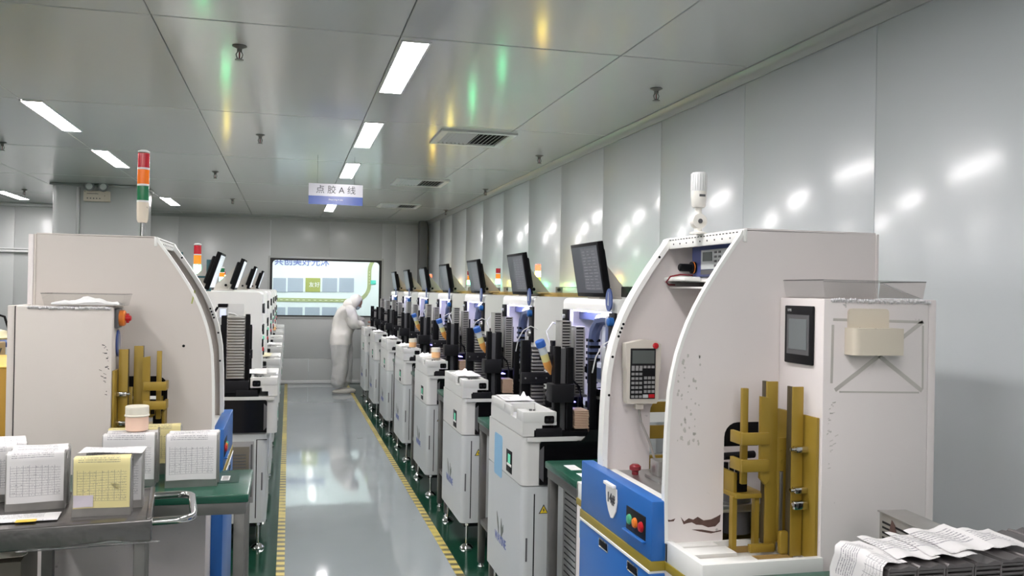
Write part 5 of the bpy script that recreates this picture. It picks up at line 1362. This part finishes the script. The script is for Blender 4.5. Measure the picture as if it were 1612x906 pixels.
for q, (x0, x1, y0, y1, dz, lab) in enumerate(((1.315, 1.41, 1.70, 1.865, 0.0035, 'printed sheet lying second from left on the lower right magazines'), (1.395, 1.50, 1.69, 1.87, 0.0065, 'printed sheet in the middle of the lower right magazines'),
                                               (1.455, 1.555, 1.70, 1.88, 0.0095, 'curled printed sheet with raised right edge on the lower right magazines'), (1.585, 1.69, 1.73, 1.885, 0.004, 'printed sheet at the right end of the lower right magazines'))):
    g = []
    for j in range(7):
        row = []
        for i in range(9):
            x = x0+(x1-x0)*i/8+0.015*j/6; y = y0+(y1-y0)*j/6-0.02*i/8
            row.append((x, y, ZT+ripple(x, y)+dz+(0.012*(i/8)**2 if q == 2 else 0)))
        g.append(row)
    sheet3('form_sheet', lab, g, 'form_white', (0.1, 0.9, 0.55, 0.95))
t = thing('steel_magazine', 'open steel magazine with rust spot standing behind the lower right row', 'magazine', (1.528, 1.885, 0.92), rad(-6))
b = MB(); b.box(0, 0.004, 0.0, 0.19, 0, 0.208, 0.001); b.box(0.070, 0.074, 0.0, 0.19, 0, 0.208, 0.001); o = b.build('side_plate', 'magazine', t)
b = MB(); b.box(-0.004, 0.078, -0.004, 0.195, 0.207, 0.211, 0.001); b.build('top_plate', 'magazine', t); MB().box(0, 0.074, 0, 0.19, 0.0, 0.004).build('bottom_plate', 'dull_steel', t)
b = MB()
for i in range(10): b.box(-0.0012, 0.001, 0.015, 0.175-0.0*i, 0.06+i*0.0135, 0.0655+i*0.0135)
b.build('slots', 'charcoal', t); MB().box(0.004, 0.07, 0.02, 0.186, 0.006, 0.20).build('inner', 'charcoal', t)
b = MB(); b.prism([(0.10, 0.15), (0.115, 0.19), (0.13, 0.20), (0.14, 0.17), (0.125, 0.14), (0.11, 0.13)], 'x', -0.002, -0.0008); b.build('rust_spot', 'rust', t)

# ------------------------------------------------------------------ stainless trolley
t = thing('steel_trolley', 'stainless steel trolley with tube handle in the left foreground', 'trolley', (-0.396, 2.893, 0), TR)
b = MB(); b.box(-1.25, 0, 0, 0.45, TZ-0.028, TZ, 0.004); tp = b.build('trolley_top', 'trolley_steel', t)
b = MB(); b.box(-1.25, 0.004, -0.012, 0.0, TZ-0.062, TZ+0.004, 0.005, seg=3); b.box(-0.012, 0.004, 0, 0.45, TZ-0.05, TZ+0.008, 0.004); b.box(-1.25, 0.0, 0.445, 0.457, TZ-0.05, TZ+0.004, 0.004); b.build('edge_rim', 'trolley_steel', tp)
for x, y in ((-0.03, 0.03), (-0.03, 0.42), (-1.2, 0.03), (-1.2, 0.42)):
    o = MB().box(x-0.017, x+0.017, y-0.017, y+0.017, 0.12, TZ-0.025, 0.004).build('leg', 'dull_steel', t)
    o2 = MB().cyl((x-0.012, y, 0.055), (x+0.012, y, 0.055), 0.055, n=24).box(x-0.016, x+0.016, y-0.01, y+0.01, 0.06, 0.13).build('caster', 'charcoal', o)
b = MB(); b.box(-1.22, -0.02, 0.03, 0.42, 0.45, 0.47, 0.003); b.build('lower_shelf', 'trolley_steel', t)
HZ = TZ-0.015
hp = [(0.0, 0.40, HZ), (0.075, 0.40, HZ)]+[(0.075+0.05*math.sin(rad(a)), 0.35+0.05*math.cos(rad(a)), HZ) for a in (20, 40, 60, 80, 90)]+[(0.125, 0.11, HZ)]+[(0.075+0.05*math.cos(rad(a)), 0.09-0.05*math.sin(rad(a)), HZ) for a in (20, 40, 60, 80, 90)]+[(0.0, 0.04, HZ)]
MB().tube(hp, 0.0125, 12).build('handle', 'chrome', t)
crumple('plastic_film', 'crinkled clear film along the front edge of the steel trolley', 'plastic film', (-0.56, 2.861, TZ-0.064), 0.36, 0.012, 0.012, 21, 'bubble', rz=TR)
sheet('form_sheet', 'form with a yellow highlighted box lying flat at the trolley front edge', 'paper', [(0.115-0.02*i, 0.001) for i in range(6)], 0.24, 'form_white', None, (-0.90, 2.885, TZ+0.0048), 0.10, 0.0004, 4, 0.9, 0.5)
o = MB().box(0, 0.055, 0, 0.03, 0, 0.001).build('highlight_label', 'highlight_yellow'); o.location = (-0.772, 2.90, TZ+0.0068); o.rotation_euler = (0, 0, 0.1); tag(o, 'small orange-yellow label on the flat form on the trolley', 'label')
# carton and bag on the lower shelf
t = thing('carton', 'dark brown carton at the lower left under the trolley', 'box', (-1.10, 2.94, 0.471), 0.10)
MB().box(0, 0.33, 0, 0.32, 0, 0.385, 0.003).build('carton_body', 'olive', t); MB().box(0.0, 0.33, 0.15, 0.17, 0.385, 0.387).build('carton_tape', 'wood_brown', t)
crumple('plastic_bag', 'crumpled pale plastic bag on the brown carton under the trolley', 'bag', (-0.90, 3.10, 0.861), 0.24, 0.2, 0.05, 31, 'jar_plastic')

# ------------------------------------------------------------------ things at the far left
t = thing('yellow_cabinet', 'mustard yellow box cabinet at the left edge of the photo', 'cabinet', (-2.2, 4.75, 0))
MB().box(0, 0.98, 0, 0.8, 0.08, 1.285, 0.006).build('body', 'yellow_box', t); MB().box(0.0, 0.98, 0.0, 0.8, 1.285, 1.293, 0.003).build('top_face', 'folder_yellow', t); MB().box(0.05, 0.93, 0.05, 0.75, 0, 0.08).build('plinth', 'charcoal', t)  # top face in a lighter yellow than the body
t = thing('bench', 'white bench with blue strip far behind the yellow cabinet', 'bench', (-3.0, 7.0, 0))
MB().box(0, 1.75, 0, 0.6, 1.10, 1.24, 0.004).build('bench_top', 'cool_white', t); MB().box(0, 1.75, -0.005, 0.6, 1.24, 1.275, 0.002).build('blue_strip', 'blue_strip', t); MB().box(0.02, 1.73, 0.02, 0.58, 0.0, 1.10).build('bench_base', 'grey', t)
t = thing('microscope_stand', 'aluminium post with black cables and cream lamp at the left edge', 'stand', (-1.54, 5.75, 0))
MB().box(-0.025, 0.025, -0.025, 0.025, 0, 1.52, 0.004).box(-0.10, 0.10, -0.10, 0.10, 0, 0.02, 0.003).build('post', 'trim_grey', t)
MB().box(0.026, 0.045, -0.02, 0.02, 1.49, 1.525, 0.003).box(0.026, 0.042, -0.02, 0.02, 1.45, 1.475, 0.003).build('clamp', 'black_matte', t)
b = MB(); b.lathe([(0.01, 0.03), (0.055, 0.02), (0.085, -0.02), (0.07, -0.03)], (-0.10, -0.04, 1.40)); b.build('lamp_shade', 'cream', t)
for i, (dz, r_) in enumerate(((0, 0.006), (0.03, 0.005), (-0.03, 0.007))):
    MB().tube([(-0.16, -0.05, 1.30+dz), (-0.10, -0.06, 1.24+dz), (-0.03, -0.06, 1.225+dz), (0.05, -0.04, 1.24+dz), (0.075, -0.03, 1.29+dz), (0.05, -0.02, 1.34+dz), (0.03, 0, 1.36)], r_, 8).build('cable', 'black_matte', t)
MB().tube([(-0.17, -0.02, 1.49), (-0.12, -0.02, 1.52), (-0.06, -0.02, 1.50), (-0.035, -0.02, 1.42)], 0.007, 8).build('cable', 'black_matte', t)
MB().tube([(-0.17, -0.02, 1.30), (-0.12, -0.03, 1.33), (-0.11, -0.03, 1.38)], 0.012, 8).build('lamp_arm', 'charcoal', t)
t = thing('angled_tray', 'dark slanted tray box on the yellow cabinet at the left edge', 'tray', (-1.78, 4.95, 1.294))
MB().prism([(0, 0), (0.30, 0), (0.32, 0.06), (0, 0.035)], 'y', 0, 0.25).build('tray_body', 'charcoal', t)
t = thing('spool', 'brown wooden block on the bench at the left edge', 'block', (-2.0, 6.0, 0))
MB().box(0.0, 0.28, 0, 0.2, 0, 1.33, 0.01).box(0.02, 0.2, 0.02, 0.18, 1.33, 1.36, 0.005).build('block_body', 'wood_brown', t)

# ------------------------------------------------------------------ person in white clean-room suit
def skin_mesh(name, verts, edges, radii, material, parent, root=0, sub=2):
    me = bpy.data.meshes.new(name); me.from_pydata(verts, edges, [])
    o = bpy.data.objects.new(name, me); C.objects.link(o)
    m = o.modifiers.new('skin', 'SKIN'); m.use_smooth_shade = True; m.branch_smoothing = 0.4
    for i, r in enumerate(radii):
        d = me.skin_vertices[0].data[i]; d.radius = (r, r) if isinstance(r, (int, float)) else r
        d.use_root = (i == root)
    s = o.modifiers.new('sub', 'SUBSURF'); s.levels = sub; s.render_levels = sub
    dg = bpy.context.evaluated_depsgraph_get(); dg.update()
    nm = bpy.data.meshes.new_from_object(o.evaluated_get(dg)); bpy.data.objects.remove(o); nm.name = name
    nm.materials.clear(); nm.materials.append(MATS[material]); nm.polygons.foreach_set('use_smooth', [True]*len(nm.polygons))
    q = bpy.data.objects.new(name, nm); C.objects.link(q)
    if parent: q.parent = parent
    return q
pt = thing('person', 'person in white hooded clean-room suit bending over the farthest right machine', 'person', (0.85, 14.62, 0))
V = [(-0.01, 0, 0.90), (0.0, 0, 1.02), (0.035, 0, 1.17), (0.075, 0, 1.30), (0.11, 0, 1.38), (0.145, -0.005, 1.425),      # pelvis .. neck base
     (-0.04, -0.09, 0.80), (-0.03, -0.09, 0.48), (-0.055, -0.09, 0.085),                                            # near leg
     (0.01, 0.09, 0.80), (0.05, 0.09, 0.48), (0.045, 0.09, 0.085),                                               # far leg
     (0.09, -0.165, 1.345), (0.165, -0.20, 1.13), (0.345, -0.13, 1.10),                                             # near arm
     (0.10, 0.165, 1.345), (0.21, 0.19, 1.17), (0.375, 0.10, 1.16)]
Eg = [(0, 1), (1, 2), (2, 3), (3, 4), (4, 5), (0, 6), (6, 7), (7, 8), (0, 9), (9, 10), (10, 11), (3, 12), (12, 13), (13, 14), (3, 15), (15, 16), (16, 17)]
Rr = [(0.195, 0.225), (0.20, 0.23), (0.205, 0.245), (0.19, 0.23), (0.14, 0.17), (0.10, 0.11), 0.165, 0.140, 0.125, 0.165, 0.140, 0.125, 0.12, 0.098, 0.07, 0.12, 0.098, 0.07]
body = skin_mesh('body', V, Eg, Rr, 'suit', pt, sub=3)
from mathutils import noise
body.data.materials.append(MATS['suit_grey'])
me_ = body.data
nrm = [v.normal.copy() for v in me_.vertices]
for v, n_ in zip(me_.vertices, nrm):
    p = v.co
    d = 0.020*noise.noise(Vector((p.x*9, p.y*9, p.z*3.2)))+0.012*noise.noise(Vector((p.x*20+3, p.y*20, p.z*11)))
    d += 0.010*math.sin(p.z*60+3*p.x*8)*max(0, 1-abs(p.z-0.2)/0.14)+0.006*max(0, 1-abs(p.z-0.82)/0.05)
    v.co = p+n_*d
for f in me_.polygons:
    if f.center.z < 0.80: f.material_index = 1
# head with face, wrapped by a hood
hc = Vector((0.205, -0.005, 1.475)); hd_dir = Vector((0.78, -0.05, -0.55)).normalized()
rt = hd_dir.cross(Vector((0, 0, 1))).normalized(); up_ = rt.cross(hd_dir).normalized()
HM = Matrix(((hd_dir.x, -rt.x, up_.x, hc.x), (hd_dir.y, -rt.y, up_.y, hc.y), (hd_dir.z, -rt.z, up_.z, hc.z), (0, 0, 0, 1)))
def ellipsoid(b, c, r, n=18, m=12, mi=0, cut=None):
    vs = []; fs = []
    for j in range(m+1):
        ph = PI*j/m
        for i in range(n):
            a = 2*PI*i/n; vs.append((c[0]+r[0]*math.sin(ph)*math.cos(a), c[1]+r[1]*math.sin(ph)*math.sin(a), c[2]+r[2]*math.cos(ph)))
    for j in range(m):
        for i in range(n): fs.append((j*n+i, (j+1)*n+i, (j+1)*n+(i+1) % n, j*n+(i+1) % n))
    b.raw(vs, fs, mi); return b
b = MB(); ellipsoid(b, (0.01, 0, 0), (0.092, 0.072, 0.108)); ellipsoid(b, (0.095, 0, -0.012), (0.022, 0.014, 0.022))
ellipsoid(b, (0.085, 0.03, 0.012), (0.010, 0.013, 0.010), 8, 6, 1); ellipsoid(b, (0.085, -0.03, 0.012), (0.010, 0.013, 0.010), 8, 6, 1); ellipsoid(b, (0.082, 0, -0.05), (0.012, 0.024, 0.006), 8, 6, 2)
ellipsoid(b, (-0.0, 0.072, 0), (0.02, 0.012, 0.03), 8, 6); ellipsoid(b, (-0.0, -0.072, 0), (0.02, 0.012, 0.03), 8, 6)
b.xform(HM).build('head', ['skin', 'skin_dark', 'red_dark'], pt)
b = MB(); ellipsoid(b, (-0.012, 0, 0.008), (0.108, 0.094, 0.125), 24, 16); ellipsoid(b, (-0.07, 0, -0.09), (0.09, 0.10, 0.10), 18, 12)
# keep the face free: drop faces in front
b.xform(HM)
keep = []
for f in b.f:
    c = sum((Vector(b.v[i]) for i in f), Vector())/len(f); lc = HM.inverted() @ c
    if not (lc.x > 0.055 and abs(lc.y) < 0.062 and -0.1 < lc.z < 0.075): keep.append(f)
b.f = keep; b.m = [0]*len(keep)
o = b.build('hood', 'suit', pt); md = o.modifiers.new('solid', 'SOLIDIFY'); md.thickness = 0.004
b = MB(); ellipsoid(b, (0.072, 0, -0.045), (0.036, 0.055, 0.045), 16, 10); b.xform(HM).build('face_mask', 'mask', pt)
# hands with five fingers
def hand(root, fwd, side, palm_n):
    f = Vector(fwd).normalized(); s = Vector(side).normalized(); n = Vector(palm_n).normalized(); r = Vector(root)
    V = [r, r+f*0.045, r+f*0.085]; Ed = [(0, 1), (1, 2)]; Rd = [0.026, (0.034, 0.020), (0.036, 0.017)]
    for i, (off, L_) in enumerate(((-0.030, 0.068), (-0.010, 0.078), (0.011, 0.073), (0.030, 0.058))):
        k = len(V); a = r+f*0.092+s*off; V += [a, a+f*L_*0.45+n*0.012, a+f*L_*0.75+n*0.034, a+f*L_*0.85+n*0.055]; Ed += [(2, k), (k, k+1), (k+1, k+2), (k+2, k+3)]; Rd += [0.0095, 0.0088, 0.008, 0.007]
    k = len(V); a = r+f*0.03-s*0.034; V += [a, a+f*0.03-s*0.022+n*0.012, a+f*0.055-s*0.022+n*0.028]; Ed += [(1, k), (k, k+1), (k+1, k+2)]; Rd += [0.013, 0.0105, 0.0085]
    return [tuple(v) for v in V], Ed, Rd
V_, E_, R_ = hand((0.375, -0.125, 1.095), (1, 0.12, -0.05), (0, 1, 0), (0.05, 0, -1)); skin_mesh('hand', V_, E_, R_, 'skin', pt)
V_, E_, R_ = hand((0.405, 0.09, 1.158), (1, -0.1, -0.1), (0, -1, 0), (0.05, 0, -1)); skin_mesh('hand', V_, E_, R_, 'skin', pt)
for y, x in ((-0.09, -0.06), (0.09, 0.04)):
    b = MB(); ellipsoid(b, (x+0.055, y, 0.042), (0.145, 0.052, 0.046), 18, 10)
    b.v = [(p[0], p[1], max(p[2], 0.012)) for p in b.v]; sh = b.build('shoe', 'shoe', pt)
    b = MB(); b.prism([(x+0.055+0.143*math.cos(2*PI*i/24), y+0.053*math.sin(2*PI*i/24)) for i in range(24)], 'z', 0.0, 0.014); b.build('sole', 'grey', sh)

# ------------------------------------------------------------------ world and colour management
w = bpy.data.worlds.new('world'); bpy.context.scene.world = w; w.use_nodes = True
w.node_tree.nodes['Background'].inputs[0].default_value = (0.5, 0.5, 0.5, 1); w.node_tree.nodes['Background'].inputs[1].default_value = 0.05
vs_ = bpy.context.scene.view_settings
vs_.view_transform = 'Standard'; vs_.look = 'None'; vs_.gamma = 1; vs_.use_curve_mapping = False; vs_.exposure = 1.85
